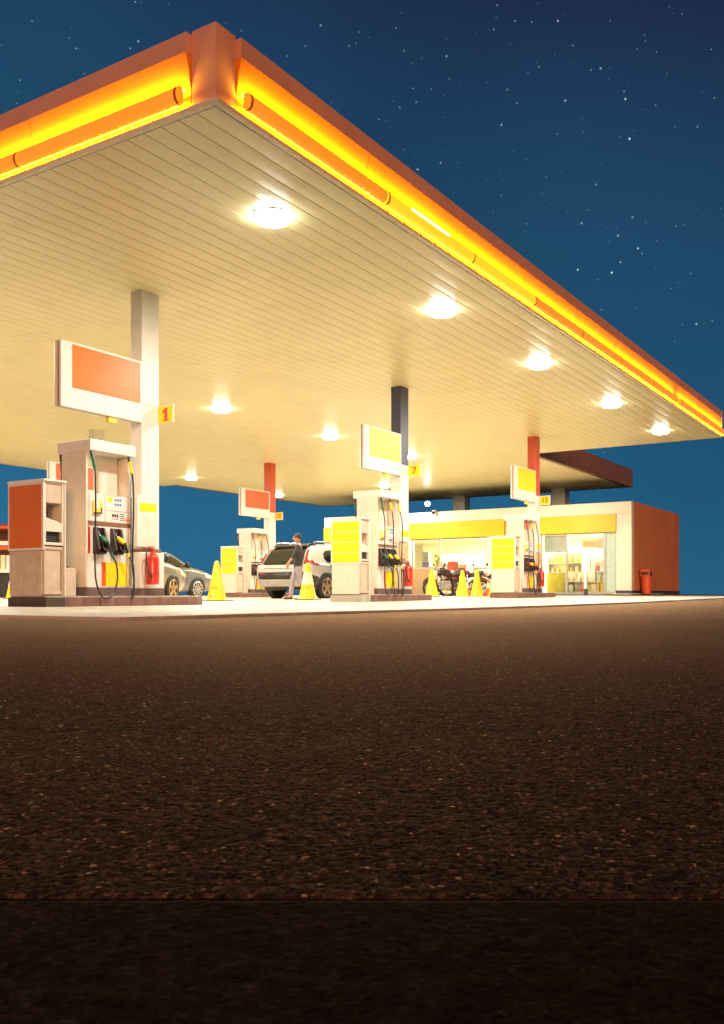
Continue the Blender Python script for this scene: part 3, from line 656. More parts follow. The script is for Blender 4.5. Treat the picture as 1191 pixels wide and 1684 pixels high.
island('13', -10.93, 26.65, M['yellow'], M['yellow'], M['redcol'], dict(
    island='number 13 dispenser in front of the shop', column='column red above and white below with the number 13 plate',
    sign='white sign board with a deep yellow face beside the right hand red column', panel='narrow notice panel behind the hoses on the number 13 column',
    ext='red fire extinguisher on the number 13 column behind tangled hoses', cabinet='service cabinet with four yellow panels right of the motorcycles',
    disp='cream fuel dispenser with red and yellow nozzles beside the number 13 column',
    noz=[(-.27, 'red', -.40, .16, 1), (-.02, 'yellow', -.02, .12, .8), (.22, 'redorange', .34, .14, 1.2)]))
island('15', -21.3, 26.75, M['redorange'], M['yellow'], M['redcol'], dict(
    island='number 15 dispenser, behind the white SUV', column='column red above and white below with the number 15 plate',
    sign='small white sign board with a red orange face beside the number 15 column', panel='notice panel on the number 15 column hidden behind the white SUV',
    ext='', cabinet='small service cabinet with four yellow panels left of the white SUV',
    disp='small distant cream fuel dispenser behind the left side of the white SUV', noz=[(-.27, 'red', -.40, .16, 1), (-.02, 'yellow', -.02, .12, .8), (.22, 'red', .34, .14, 1.2)]))
island('9', -21.3, 18.6, M['redorange'], M['orange'], M['cream'], dict(
    island='dispenser hidden behind the nearest left island', column='cream column far behind the number 1 dispenser',
    sign='white sign board with red orange face glimpsed through the nearest dispenser', panel='notice panel on the cream column behind the nearest dispenser',
    ext='', cabinet='service cabinet standing directly behind the nearest orange cabinet',
    disp='fuel dispenser standing behind the nearest left dispenser', noz=[(-.19, 'green', -.40, .115, .5), (.14, 'yellow', .33, .115, .6)]))

# ------------------------------------------------------------------ shop
sx0, sx1, sy0, sy1, sz = -26.07, -11.0, 37.0, 44.5, 3.93
off = Vector((18.5, -40, 0))
shop = empty('shop_building', (-18.5, 40, 0), 'flat roofed station shop with ochre sign band, lit windows and terracotta side wall', 'shop')
def sp(b, name, m_, parent=shop, **k): return cpart(b, name, m_, parent=parent, **k)
b = MB(); b.box(sx0, sx1, sy0, sy0 + .3, 3.44, sz); sp(b, 'parapet', M['shopwhite'], bevel=.02)
b = MB(); b.box(-11.62, sx1, sy0, sy0 + .3, .34, 3.44); sp(b, 'pilaster', M['shopwhite'])
b = MB(); b.box(-17.42, -14.86, sy0 + .02, sy0 + .28, .2, 2.72); b.box(sx0, -21.15, sy0 + .02, sy0 + .28, .2, 2.72); sp(b, 'facade_wall', M['cream'])
b = MB(); b.box(sx0, -11.622, sy0 - .05, sy0 + .25, 2.72, 3.44); sp(b, 'sign_band', M['shopband'], bevel=.01)
b = MB(); b.box(sx1 - .25, sx1 + .004, sy0 + .30, sy1, .34, sz + .01); sp(b, 'side_wall', M['shopbrown'])
b = MB(); b.box(sx0, sx0 + .2, sy0 + .3, sy1, .2, sz - .1); b.box(sx0 + .2, sx1 - .25, sy1 - .2, sy1, .2, sz - .1); sp(b, 'rear_wall', M['interior'])
b = MB(); b.box(sx0 + .2, sx1 - .25, sy0 + .3, sy1 - .2, 3.55, 3.65); sp(b, 'roof', M['dark'])
b = MB(); b.box(sx0 + .2, sx1 - .25, sy0 + .3, sy1 - .2, 2.90, 2.96); sp(b, 'ceiling', M['interior'])
b = MB(); b.box(sx0 + .01, sx1 - .01, sy0 - .12, sy1 - .01, .0, .20); sp(b, 'floor', M['floor_tile'])
b = MB(); b.box(-11.64, sx1 + .03, sy0 - .02, sy0 + .29, .202, .34); b.box(sx1 - .2, sx1 + .03, sy0 + .29, sy1 + .02, .202, .34); sp(b, 'plinth', M['plinth'])
b = MB(); b.box(sx0, sx1 + .35, sy0 - .9, sy0 - .121, -.05, .185); b.box(sx1 - .008, sx1 + .35, sy0 - .121, sy1 + .3, -.05, .185); sp(b, 'step', M['plinth'], bevel=.01)
b = MB(); b.box(sx0, -11.64, sy0 - .14, sy0 - .1, .2, .215); sp(b, 'sill', M['alu'])
wn = None
def window(x0, x1, m_, z0=.215, z1=2.72, y=sy0 + .06):
    b = MB(); b.box(x0, x0 + .05, y, y + .07, z0, z1); b.box(x1 - .05, x1, y, y + .07, z0, z1); b.box(x0 + .05, x1 - .05, y, y + .07, z1 - .05, z1); b.box(x0 + .05, x1 - .05, y, y + .07, z0, z0 + .05)
    o = sp(b, 'window', M['alu'])
    b = MB(); b.box(x0 + .05, x1 - .05, y + .03, y + .038, z0 + .05, z1 - .05); sp(b, 'pane', m_, parent=o); return o
window(-14.86, -13.74, M['glass']); window(-13.74, -12.12, M['glass']); window(-12.12, -11.622, M['frost'])
window(-21.15, -19.69, M['glass'], 1.38); window(-19.65, -17.42, M['glass'])
b = MB(); b.box(-21.15, -19.72, sy0 - .04, sy0 + .1, .2, 1.37); sp(b, 'low_wall', M['lowwall'], bevel=.01)
b = MB(); b.box(-19.72, -19.63, sy0 - .05, sy0 + .12, .2, 1.40); sp(b, 'white_post', M['white'])
b = MB(); b.box(-14.75, -13.8, sy0 + .15, sy0 + .17, 1.95, 2.66); sp(b, 'blind', M['shopwhite'])
for x, y in ((-20, 39), (-18.2, 39), (-19, 41.5), (-14, 38.6), (-12.8, 39.4), (-13.6, 41.5), (-16, 41)):
    b = MB(); b.box(x - .6, x + .6, y - .12, y + .12, 2.86, 2.899); sp(b, 'ceiling_lamp', M['shoplamp'])
for x, y in ((-20, 39.5), (-16.4, 39.5), (-13, 39.5)): area((x, y, 2.83), 1.4, 1300, (1, .90, .62))
b = MB(); b.box(-12.9, -12.4, 38.3, 38.5, 2.12, 2.55); b.m(1).box(-12.4, -12.3, 38.28, 38.52, 2.1, 2.57); sp(b, 'hanging_box_sign', [M['white'], M['brown']], bevel=.01)
b = MB(); b.box(-13.6, -12.9, 38.6, 38.65, 2.2, 2.5); sp(b, 'menu_board', M['goods'][6])
b = MB(); b.box(-13.62, -12.55, 39.1, 39.15, .95, 2.1); o = sp(b, 'grey_partition', M['frost'])
b = MB(); b.tube([(-13.4, 39.06, 1.1), (-13.4, 39.06, 1.72), (-12.65, 39.06, 1.85), (-12.65, 39.06, 1.1), (-13.4, 39.06, 1.1)], .018, 5); sp(b, 'wire_frame', M['dark'], parent=o)
b = MB(); b.box(-24, -11.4, 43.2, 44.2, .2, 2.9); sp(b, 'back_display', M['interior'])
# parapet camera and flood lamps
t = empty('dome_camera', (-19.93, 36.93, 3.93), 'small dark dome camera on the shop parapet', 'camera')
b = MB(); b.lathe([(.10, .0), (.11, .05), (.04, .07)], n=14); b.build('mount', M['white'], t, smooth=True)
b = MB(); b.lathe([(.02, -.12), (.07, -.09), (.09, -.01), (.09, 0)], (0, -.1, .0), 14); b.build('dome', M['boot'], t, smooth=True)
def flood(loc, label, dirv):
    t = empty('flood_lamp', loc, label, 'flood lamp', 'white flood lamps')
    t.rotation_euler = Vector(dirv).to_track_quat('-Y', 'Z').to_euler()
    b = MB(); b.lathe([(.05, .12), (.11, .06), (.125, -.04), (.115, -.045)], n=18, axis='y'); b.build('housing', M['alu'], t, smooth=True)
    b = MB(); b.lathe([(.11, -.046), (.10, -.06), (.05, -.075)], n=18, axis='y'); b.build('lens', M['flood'], t, smooth=True)
    b = MB(); b.tube([(0, .06, -.1), (0, .10, -.26), (0, .12, -.42)], .02, 6); b.build('bracket', M['dark'], t)
flood((-20.35, 37.05, 4.32), 'bright white flood lamp on the shop parapet beside column 7', (.6, -.9, -.15))

for i, (x, y, lb) in enumerate(((-20.6, 41.0, 'square cream column rising behind the shop parapet, left one'), (-15.3, 40.5, 'square cream column rising behind the shop parapet, right one'))):
    t = empty('roof_column', (x, y, 3.66), lb, 'column', 'columns holding up the rear canopy')
    b = MB(); b.box(-.32, .32, -.3, .3, 0, 1.345); b.build('shaft', M['cream'], t, bevel=.01)
    b = MB(); b.box(-.36, .36, -.34, .34, 0, .05); b.build('foot_plate', M['alu'], t)

# shop furnishings
def shelf_unit(x, y, w_, h, label, levels, m_=None, depth=.45):
    t = empty('shelf_unit', (x, y, .2), label, 'shelf', 'shelves inside the shop')
    b = MB(); b.box(-w_ / 2, w_ / 2, depth / 2 - .02, depth / 2, 0, h); b.build('back_panel', M['interior'], t)
    b = MB(); b.box(-w_ / 2 - .03, -w_ / 2, -depth / 2, depth / 2, 0, h); b.box(w_ / 2, w_ / 2 + .03, -depth / 2, depth / 2, 0, h); b.build('side_panel', m_ or M['white'], t)
    for i in range(levels):
        z = .08 + i * (h - .1) / levels; b = MB(); b.box(-w_ / 2, w_ / 2, -depth / 2, depth / 2 - .02, z, z + .03); b.build('shelf', M['white'], t)
        xx = -w_ / 2 + .05
        while xx < w_ / 2 - .16:
            ww = random.uniform(.10, .22); hh = random.uniform(.45, .8) * (h - .1) / levels
            k = random.choice((0, 0, 1, 1, 3, 3, 3, 2, 4, 5, 6, 0)); g = MB()
            if random.random() < .5: g.lathe([(ww * .38, 0), (ww * .4, .01), (ww * .4, hh * .75), (ww * .2, hh * .9), (ww * .2, hh)], n=10)
            else: g.box(-ww / 2, ww / 2, -.10, .10, 0, hh)
            o = g.build('grocery_item', M['goods'][k], None, bevel=.006, loc=(x + xx + ww / 2, y - .06, .2 + z + .03))
            tag(o, 'packaged goods lined up on the shelves inside the lit shop', 'grocery item', 'goods on the shop shelves')
            xx += ww + random.uniform(.02, .06)
shelf_unit(-14.3, 38.6, 1.5, 1.75, 'tall shelf of goods behind the shop window beside the number 13 pump', 4)
shelf_unit(-13.3, 37.9, 1.3, .95, 'low shelf of goods right behind the glass next to the white bollard', 2)
shelf_unit(-12.45, 37.95, .6, 1.35, 'narrow shelf of goods beside the frosted window strip', 3)
shelf_unit(-18.1, 38.2, 1.2, 1.25, 'shelf with bottles behind the motorcycles', 2)
shelf_unit(-20.3, 39.8, 1.4, 1.9, 'white shelf deep inside the shop above the tan low wall', 4)
t = empty('sales_counter', (-14.35, 37.65, .2), 'yellow front counter inside the shop right of the pump hoses', 'counter')
b = MB(); b.box(-.42, .42, -.18, .18, 0, .88); b.build('front', M['softyellow'], t); b = MB(); b.box(-.46, .46, -.22, .22, .88, .93); b.build('worktop', M['white'], t)
t = empty('poster_stand', (-19.4, 37.75, .2), 'orange poster stand just behind the shop glass', 'poster stand')
b = MB(); b.box(-.28, .28, -.03, .03, .15, 1.5); b.build('board', M['coneorange'], t, bevel=.01)
b = MB()
for i in range(6): b.lathe([(.05, -.004), (.05, .0)], (random.uniform(-.2, .2), -.032, random.uniform(.7, 1.35)), 10, 'y')
b.build('print', M['pale'], t); b = MB(); b.box(-.3, .3, -.15, .15, 0, .04); b.box(-.02, .02, -.02, .02, .04, .15); b.build('foot', M['dark'], t)
t = empty('lavender_carton', (-20.55, 37.35, 1.38), 'lavender carton standing on the sill above the tan low wall', 'carton')
b = MB(); b.box(-.18, .18, -.12, .12, 0, .28); b.build('box', M['lav'], t, bevel=.01); b = MB(); b.box(-.15, .15, -.10, .10, .28, .75); b.build('upper_box', M['pale'], t, bevel=.01)
t = empty('flower_pot', (-19.98, 37.35, 1.38), 'yellow potted flowers on the sill above the tan low wall', 'potted plant')
b = MB(); b.lathe([(.09, 0), (.13, .16), (.12, .16)], n=14); b.build('pot', M['softyellow'], t, smooth=True)
b = MB()
for i in range(60):
    a, r_, h = random.uniform(0, 2 * PI), random.uniform(0, .24), random.uniform(.16, .62)
    p = Vector((r_ * math.cos(a), r_ * math.sin(a) * .6, h)); q = .06
    b.m(i % 2); b.add([p + Vector((-q, 0, -q * .5)), p + Vector((q, random.uniform(-.05, .05), -q * .3)), p + Vector((0, random.uniform(-.05, .05), q))], [(0, 1, 2)])
b.build('blooms', [M['yellow'], M['goods'][4]], t)

t = empty('bollard', (-12.02, 34.49, ground_z(34.5)), 'white bollard with dark base in front of the shop window', 'bollard')
b = MB(); b.lathe([(.075, .0), (.075, .26), (.07, .27)], n=16); b.build('sleeve', M['dark'], t, smooth=True)
b = MB(); b.lathe([(.062, .27), (.062, .88), (.05, .92), (.02, .935)], n=16); b.build('post', M['white'], t, smooth=True)
t = empty('litter_bin', (-10.72, 38.1, .186), 'red litter bin with hooded top against the terracotta wall', 'bin')
b = MB(); b.lathe([(.17, 0), (.20, .02), (.225, .66), (.225, .68)], n=20); b.build('drum', M['redcol'], t, smooth=True)
b = MB(); b.lathe([(.25, .68), (.26, .69), (.26, .73), (.22, .75)], n=20); b.build('rim', M['redcol'], t, smooth=True)
b = MB(); b.box(-.20, .20, -.20, -.185, .75, 1.0); b.box(-.20, .20, .185, .20, .75, 1.0); b.box(-.20, .20, -.21, .21, .92, 1.02); b.box(-.2, -.185, -.185, .185, .75, .92); b.build('hood', M['redcol'], t, bevel=.01)
b = MB(); b.box(-.16, .16, -.204, -.201, .80, .91); b.box(-.182, .19, -.18, .18, .752, .915); b.build('opening', M['dark'], t)

# kiosk at the far left
t = empty('magazine_kiosk', (-31.2, 22.4, ground_z(22)), 'red roofed kiosk with bright shelves at the far left edge', 'kiosk', rz=VIEW)
b = MB(); b.prism_x([(-.9, 2.62), (-.9, 2.72), (0, 2.86), (.9, 2.72), (.9, 2.62)], -1.5, 1.6); b.build('roof', M['redcol'], t, bevel=.02)
b = MB(); b.box(-1.4, 1.5, .5, .6, 0, 2.62); b.build('back_wall', M['brown'], t); b = MB(); b.box(-1.4, 1.5, -.7, .5, 2.0, 2.15); b.build('header', M['white'], t)
b = MB(); b.box(-1.4, 1.5, -.72, -.70, 1.82, 1.95); b.build('price_strip', M['redorange'], t)
b = MB(); b.box(-1.4, 1.5, -.75, .5, .95, 1.08); b.build('shelf', M['white'], t); b = MB(); b.box(-1.3, 1.4, -.6, .4, 0, .95); b.build('base', M['dark'], t)
for i in range(12):
    b = MB(); b.box(-.09, .09, -.02, .02, 0, .55); o = b.build('magazine', M['goods'][(i * 3) % 7], None, bevel=.003)
    o.location = t.matrix_basis @ Vector((-1.2 + i * .22, -.4, 1.08)); o.rotation_euler.z = VIEW; tag(o, 'bright magazine on the kiosk shelf at the left edge', 'magazine', 'magazines in the kiosk')

# ------------------------------------------------------------------ cones
def caution_cone(x, y, label, band, h=.93):
    t = empty('caution_cone', (x, y, ground_z(y)), label, 'caution cone', 'tall yellow caution cones', rz=random.uniform(0, 1))
    b = MB(); b.box(-.30, .30, -.30, .30, 0, .022); b.build('base_mat', M['rubber'], t, bevel=.01)
    pr = [(.255, .022), (.225, .05), (.14, .45), (.065, .86), (.05, .91), (.02, .93)]
    b = MB(); b.lathe([(r_, z_ * h / .93) for r_, z_ in pr], n=28); b.build('cone_shell', M['coneyellow'], t, smooth=True)
    if band:
        b = MB(); b.lathe([(.155 + .001, .40), (.0935 + .003, .715)], n=28); b.build('pale_sleeve', M['pale'], t, smooth=True)
    b = MB()
    for zz, ww in ((.33, .5), (.29, .8), (.10, .5)):
        r0 = .16 + (.45 - zz) * .205
        for k in range(28):
            a0 = -PI / 2 - VIEW * 0 + (k / 28 - .5) * ww * 1.6 - t.rotation_euler.z + VIEW * .5
            a1 = a0 + ww * 1.6 / 28 * (.65 if k % 3 else .3)
            b.add([((r0 + .003) * math.cos(a), (r0 + .003) * math.sin(a), z_) for z_ in (zz, zz + .018) for a in (a0, a1)], [(0, 1, 3, 2)])
    b.build('lettering', M['brown'], t)
caution_cone(-14.7, 16.46, 'yellow caution cone between the number 1 island and the small yellow cabinet', False, .95)
caution_cone(-14.02, 19.16, 'yellow caution cone with a pale band in front of the white SUV', True, .95)
caution_cone(-15.55, 28.64, 'yellow caution cone in front of the tan low wall', False, .95)
caution_cone(-15.01, 29.94, 'left one of the two yellow caution cones in front of the motorcycles', False, .95)
caution_cone(-14.57, 30.23, 'right one of the two yellow caution cones in front of the motorcycles', False, .95)
caution_cone(-14.25, 31.03, 'yellow caution cone half hidden by the cabinet of the number 13 island', False, .9)
caution_cone(-26.1, 19.3, 'yellow caution cone with pale band at the far left edge before the kiosk', True, .95)
for x, y, lb in ((-15.33, 30.93, 'orange and white traffic cone between the two yellow cones'), (-14.73, 31.55, 'orange and white traffic cone beside the yellow cabinet of pump 13')):
    t = empty('traffic_cone', (x, y, ground_z(y)), lb, 'traffic cone', 'orange and white traffic cones')
    b = MB(); b.box(-.18, .18, -.18, .18, 0, .03); b.build('base', M['coneorange'], t, bevel=.01)
    b = MB(); b.lathe([(.135, .03), (.085, .30)], n=20); b.lathe([(.05, .5), (.03, .64), (.02, .65)], n=20); b.build('cone_shell', M['coneorange'], t, smooth=True)
    b = MB(); b.lathe([(.085, .30), (.05, .5)], n=20); b.build('white_band', M['white'], t, smooth=True)

# ------------------------------------------------------------------ vehicles
def cat(P, t):                                            # Catmull-Rom through rows of P (numpy) at parameter array t
    P = np.asarray(P, float); n_ = len(P); i = np.clip(np.floor(t).astype(int), 0, n_ - 2); f = (t - i)[:, None]
    a, b_, c, d = P[np.clip(i - 1, 0, n_ - 1)], P[i], P[i + 1], P[np.clip(i + 2, 0, n_ - 1)]
    return .5 * (2 * b_ + (c - a) * f + (2 * a - 5 * b_ + 4 * c - d) * f ** 2 + (3 * b_ - a - 3 * c + d) * f ** 3)
def car_shell(stations, name, material, parent):
    # station: y, zb, wb, wm, zs (shoulder), ws, wt, zt
    rows = []
    for y, zb, wb, wm, zs, ws, wt, zt in stations:
        zm = zb + (zs - zb) * .55
        pts = [(0, zb), (wb * .7, zb), (wb, zb + .04), (wm, zm), (wm * .995, zs - .06), (ws, zs), (ws + (wt - ws) * .5 + .012, zs + (zt - zs) * .5), (wt + .015, zs + (zt - zs) * .88), (wt * .82, zt - .015), (wt * .4, zt + .008), (0, zt + .012)]
        rows.append([(p[0], y, p[1]) for p in pts])
    A = np.array(rows); ns, npt, _ = A.shape
    t1 = np.linspace(0, ns - 1, (ns - 1) * 7 + 1); A = cat(A.reshape(ns, -1), t1).reshape(len(t1), npt, 3)
    t2 = np.linspace(0, npt - 1, (npt - 1) * 4 + 1); B = np.stack([cat(r_, t2) for r_ in A])
    m = B.shape[1]; full = np.concatenate([B, B[:, -2:0:-1] * np.array([-1, 1, 1])], 1); k = full.shape[1]
    b = MB(); vs = full.reshape(-1, 3).tolist(); fs = []
    for i in range(len(full) - 1):
        for j in range(k): fs.append((i * k + j, i * k + (j + 1) % k, (i + 1) * k + (j + 1) % k, (i + 1) * k + j))
    fs += [tuple(range(k))[::-1], tuple(range((len(full) - 1) * k, len(full) * k))]
    b.add(vs, fs); o = b.build(name, material, parent, smooth=True)
    bm = bmesh.new(); bm.from_mesh(o.data); bmesh.ops.triangulate(bm, faces=bm.faces); bvh = BVHTree.FromBMesh(bm); bm.free()
    return o, bvh
def decal(name, poly, axis, bvh, material, parent, offset=.006, res=.05, thick=.012):
    """a shaped piece that follows the body: poly is given in the plane across 'axis' ('y': x,z seen from the rear; 'x': y,z seen from +x side; 'x-' likewise from -x)"""
    bm = bmesh.new()
    f = bm.faces.new([bm.verts.new((p[0], p[1], 0)) for p in poly])
    xs = [p[0] for p in poly]; ys = [p[1] for p in poly]
    for c_ in np.arange(min(xs) + res, max(xs), res):
        bmesh.ops.bisect_plane(bm, geom=bm.verts[:] + bm.edges[:] + bm.faces[:], plane_co=(c_, 0, 0), plane_no=(1, 0, 0))
    for c_ in np.arange(min(ys) + res, max(ys), res):
        bmesh.ops.bisect_plane(bm, geom=bm.verts[:] + bm.edges[:] + bm.faces[:], plane_co=(0, c_, 0), plane_no=(0, 1, 0))
    for v in bm.verts:
        a, c_ = v.co.x, v.co.y
        if axis == 'y': org, dr = Vector((a, -3, c_)), Vector((0, 1, 0))
        elif axis == 'x': org, dr = Vector((4, a, c_)), Vector((-1, 0, 0))
        elif axis == 'f': org, dr = Vector((a, 9, c_)), Vector((0, -1, 0))
        else: org, dr = Vector((-4, a, c_)), Vector((1, 0, 0))
        h, nrm, _, _ = bvh.ray_cast(org, dr)
        if h is None:
            h, nrm, _, _ = bvh.find_nearest(org + dr * 3.9)
        v.co = h - dr * offset
    for f in bm.faces: f.smooth = True
    me = bpy.data.meshes.new(name); bm.normal_update(); bm.to_mesh(me); bm.free(); me.materials.append(material)
    o = bpy.data.objects.new(name, me); COL.objects.link(o); o.parent = parent
    s = o.modifiers.new('solid', 'SOLIDIFY'); s.thickness = thick; s.offset = 0
    return o
def wheel(parent, x, y, r, side, rimm, spokes, width=.22):
    w_ = MB(); s = side
    prof = [(r * .62, -width / 2), (r * .9, -width / 2), (r * .985, -width * .38), (r, -width * .2), (r, width * .2), (r * .985, width * .38), (r * .9, width / 2), (r * .66, width / 2)]
    w_.lathe(prof, (x, y, r), 36, 'x'); o = w_.build('tyre_wheel', M['tyre'], parent, smooth=True); o.name = 'wheel'
    b = MB(); b.lathe([(r * .66, width / 2 * s + .004 * s), (r * .70, width / 2 * s + .01 * s), (r * .66, width / 2 * s + .012 * s), (r * .60, width / 2 * s - .02 * s), (r * .60, width / 2 * s - .06 * s)], (x, y, r), 36, 'x') if s > 0 else b.lathe([(r * .60, width / 2 * s + .06), (r * .60, width / 2 * s + .02), (r * .66, width / 2 * s - .012), (r * .70, width / 2 * s - .01)], (x, y, r), 36, 'x')
    xx = x + s * (width / 2 - .012)
    b = MB()
    for k in range(48):
        a0, a1 = 2 * PI * k / 48, 2 * PI * (k + 1) / 48
        for r0, r1, d0, d1 in ((r * .60, r * .645, -.03, .012), (r * .645, r * .70, .012, .004)):
            b.add([(xx + s * (dd + .012), y + rr * math.cos(a), r + rr * math.sin(a)) for rr, dd, a in ((r0, d0, a0), (r1, d1, a0), (r1, d1, a1), (r0, d0, a1))], [(0, 1, 2, 3)])
    for k in range(spokes):
        a = 2 * PI * (k + .25) / spokes; da = .16 if spokes < 7 else .10
        t0 = Vector((0, math.cos(a), math.sin(a))); n0 = Vector((0, -math.sin(a), math.cos(a)))
        c0 = Vector((xx + s * .018, y, r))
        p = [c0 + t0 * r * .12 - n0 * r * da, c0 + t0 * r * .12 + n0 * r * da, c0 + t0 * r * .63 + n0 * r * da * .75, c0 + t0 * r * .63 - n0 * r * da * .75]
        q = [v - Vector((s * .035, 0, 0)) for v in p]
        b.add(p + q, [(0, 1, 2, 3), (4, 7, 6, 5), (0, 4, 5, 1), (1, 5, 6, 2), (2, 6, 7, 3), (3, 7, 4, 0)])
    b.lathe([(r * .17, 0), (r * .17, s * .02), (r * .06, s * .026)], (xx + s * .006, y, r), 16, 'x')
    b.build('rim', rimm, o)
    b = MB(); b.lathe([(r * .605, -.006), (r * .605, .0)], (xx - s * .035, y, r), 30, 'x'); b.build('wheel_well', M['dark'], o)

def arch(parent, bvh, y, r, z, axis, material):
    pts = [(y + math.cos(a) * r, max(.16, z + math.sin(a) * r)) for a in np.linspace(-.25, PI + .25, 26)]
    decal('wheel_arch', pts, axis, bvh, material, parent, .004, .12, .008)

# --- white SUV seen from its rear right corner
suv = empty('suv', (-16.66, 21.46, ground_z(20) - .01), 'white SUV seen from behind, refuelling under the canopy', 'car')
st = [(0.02, .48, .70, .78, .86, .74, .66, .94), (.05, .40, .80, .90, .97, .85, .74, 1.05), (.13, .36, .86, .935, 1.03, .895, .77, 1.16), (.32, .33, .88, .945, 1.06, .91, .74, 1.42), (.55, .32, .88, .95, 1.07, .915, .71, 1.575), (.85, .30, .88, .95, 1.06, .92, .70, 1.63),
      (1.6, .28, .88, .95, 1.03, .925, .71, 1.67), (2.3, .28, .88, .95, 1.0, .92, .69, 1.65), (2.75, .28, .88, .95, .99, .915, .68, 1.52), (3.15, .28, .88, .95, .99, .90, .72, 1.22), (3.45, .28, .88, .945, .98, .88, .76, 1.06), (4.1, .28, .86, .93, .92, .84, .74, .98), (4.5, .32, .78, .86, .82, .76, .66, .86), (4.62, .42, .64, .7, .72, .62, .52, .76)]
suv.scale.x = 1.05
body, bvh = car_shell(st, 'body', M['silver'], suv)
decal('rear_window', [(-.70, 1.05), (-.60, 1.02), (.60, 1.02), (.70, 1.05), (.60, 1.50), (.52, 1.535), (-.52, 1.535), (-.60, 1.50)], 'y', bvh, M['darkglass'], suv, .008)
b = MB(); b.prism_x([(.42, 1.555), (.40, 1.575), (.62, 1.66), (.9, 1.67), (.9, 1.63)], -.60, .60); b.build('roof_spoiler', M['blackplastic'], suv, bevel=.01)
for s in (1, -1):
    ax = 'x' if s > 0 else 'x-'
    decal('tail_light', [(s * .74, 1.03), (s * .86, 1.03), (s * .86, 1.10), (s * .79, 1.20), (s * .75, 1.34), (s * .70, 1.50), (s * .655, 1.50), (s * .70, 1.25)][::s], 'y', bvh, M['taillight'], suv, .012, .03)
    decal('tail_light', [(.14, 1.03), (.34, 1.0), (.52, .985), (.55, 1.02), (.40, 1.10), (.24, 1.15), (.15, 1.13)], ax, bvh, M['taillight'], suv, .012, .04)
    decal('quarter_window', [(.86, 1.22), (.98, 1.10), (1.5, 1.08), (1.5, 1.48), (1.05, 1.45), (.90, 1.36)], ax, bvh, M['darkglass'], suv, .006)
    decal('side_window', [(1.56, 1.08), (2.38, 1.06), (2.38, 1.50), (1.56, 1.49)], ax, bvh, M['darkglass'], suv, .006)
    decal('side_window', [(2.44, 1.06), (3.05, 1.05), (2.62, 1.42), (2.44, 1.49)], ax, bvh, M['darkglass'], suv, .006)
    arch(suv, bvh, .92, .45, .37, ax, M['blackplastic']); arch(suv, bvh, 3.68, .45, .37, ax, M['blackplastic'])
    decal('side_cladding', [(1.36, .30), (3.24, .30), (3.24, .48), (1.36, .48)], ax, bvh, M['blackplastic'], suv, .006, .2)
    decal('rear_cladding', [(.07, .38), (.52, .34), (.50, .66), (.07, .74)], ax, bvh, M['blackplastic'], suv, .007, .1)
    b = MB(); b.tube(spline([(s * .66, .62, 1.66), (s * .675, .8, 1.705), (s * .68, 1.8, 1.735), (s * .66, 2.5, 1.69)]), .017, 6); b.build('roof_rail', M['chrome'], suv, smooth=True)
    wheel(suv, s * .84, .92, .37, s, M['bronze'], 5); wheel(suv, s * .84, 3.68, .37, s, M['bronze'], 5)
    b = MB(); b.lathe([(.05, -.06), (.055, 0), (.04, 0), (.04, .05)], (s * .60, .02, .43), 14, 'y'); b.build('exhaust_tip', M['chrome'], suv, smooth=True)
    decal('reflector', [(s * .55, .73), (s * .80, .74), (s * .80, .79), (s * .55, .765)][::s], 'y', bvh, M['taillight'], suv, .012)
    b = MB(); b.box(s * .97 - .1, s * .97 + .1, 2.92, 3.06, 1.02, 1.18); b.build('mirror', M['silver'], suv, bevel=.04)
decal('bumper_cladding', [(-.82, .60), (.82, .60), (.84, .80), (-.84, .80)], 'y', bvh, M['blackplastic'], suv, .008, .06)
decal('plate_recess', [(-.30, .65), (.30, .65), (.30, .77), (-.30, .77)], 'y', bvh, M['plate'], suv, .016, .2)
b = MB(); b.prism_x([(-.03, .37), (-.05, .42), (-.05, .56), (-.02, .59), (.2, .59), (.2, .36)], -.74, .74); b.build('bumper_bar', M['alu'], suv, bevel=.02)
b = MB(); b.prism_x([(.06, .27), (.0, .36), (.3, .36), (.3, .27)], -.62, .62); b.build('underbody', M['blackplastic'], suv, bevel=.01)
decal('tailgate_seam', [(-.62, .905), (.62, .905), (.62, .92), (-.62, .92)], 'y', bvh, M['chrome'], suv, .008, .1)
b = MB(); b.lathe([(.075, 0), (.075, .006)], (.935, .98, .95), 16, 'x'); b.build('fuel_cap', M['dark'], suv)
b = MB(); b.box(-.01, .01, .70, .72, 1.02, 1.05); b.tube([(0, .5, 1.02), (0, .72, 1.0)], .02, 6)
# the nozzle left in the filler neck, and its hose back to the number 7 dispenser
t = empty('filling_nozzle', (-15.67, 22.44, .97), 'green handled fuel nozzle hanging in the filler of the white SUV', 'nozzle')
b = MB(); b.m(0).tube([(0, 0, 0), (.09, 0, .05)], [.013, .016], 8); b.m(1).tube([(.07, 0, .045), (.16, 0, .07), (.22, .0, .04)], [.03, .042, .03], 10); b.m(2).tube([(.21, 0, .045), (.30, 0, -.04), (.36, 0, -.14)], [.024, .02, .018], 8)
b.build('handle', [M['chrome'], M['green'], M['rubber']], t, smooth=True)

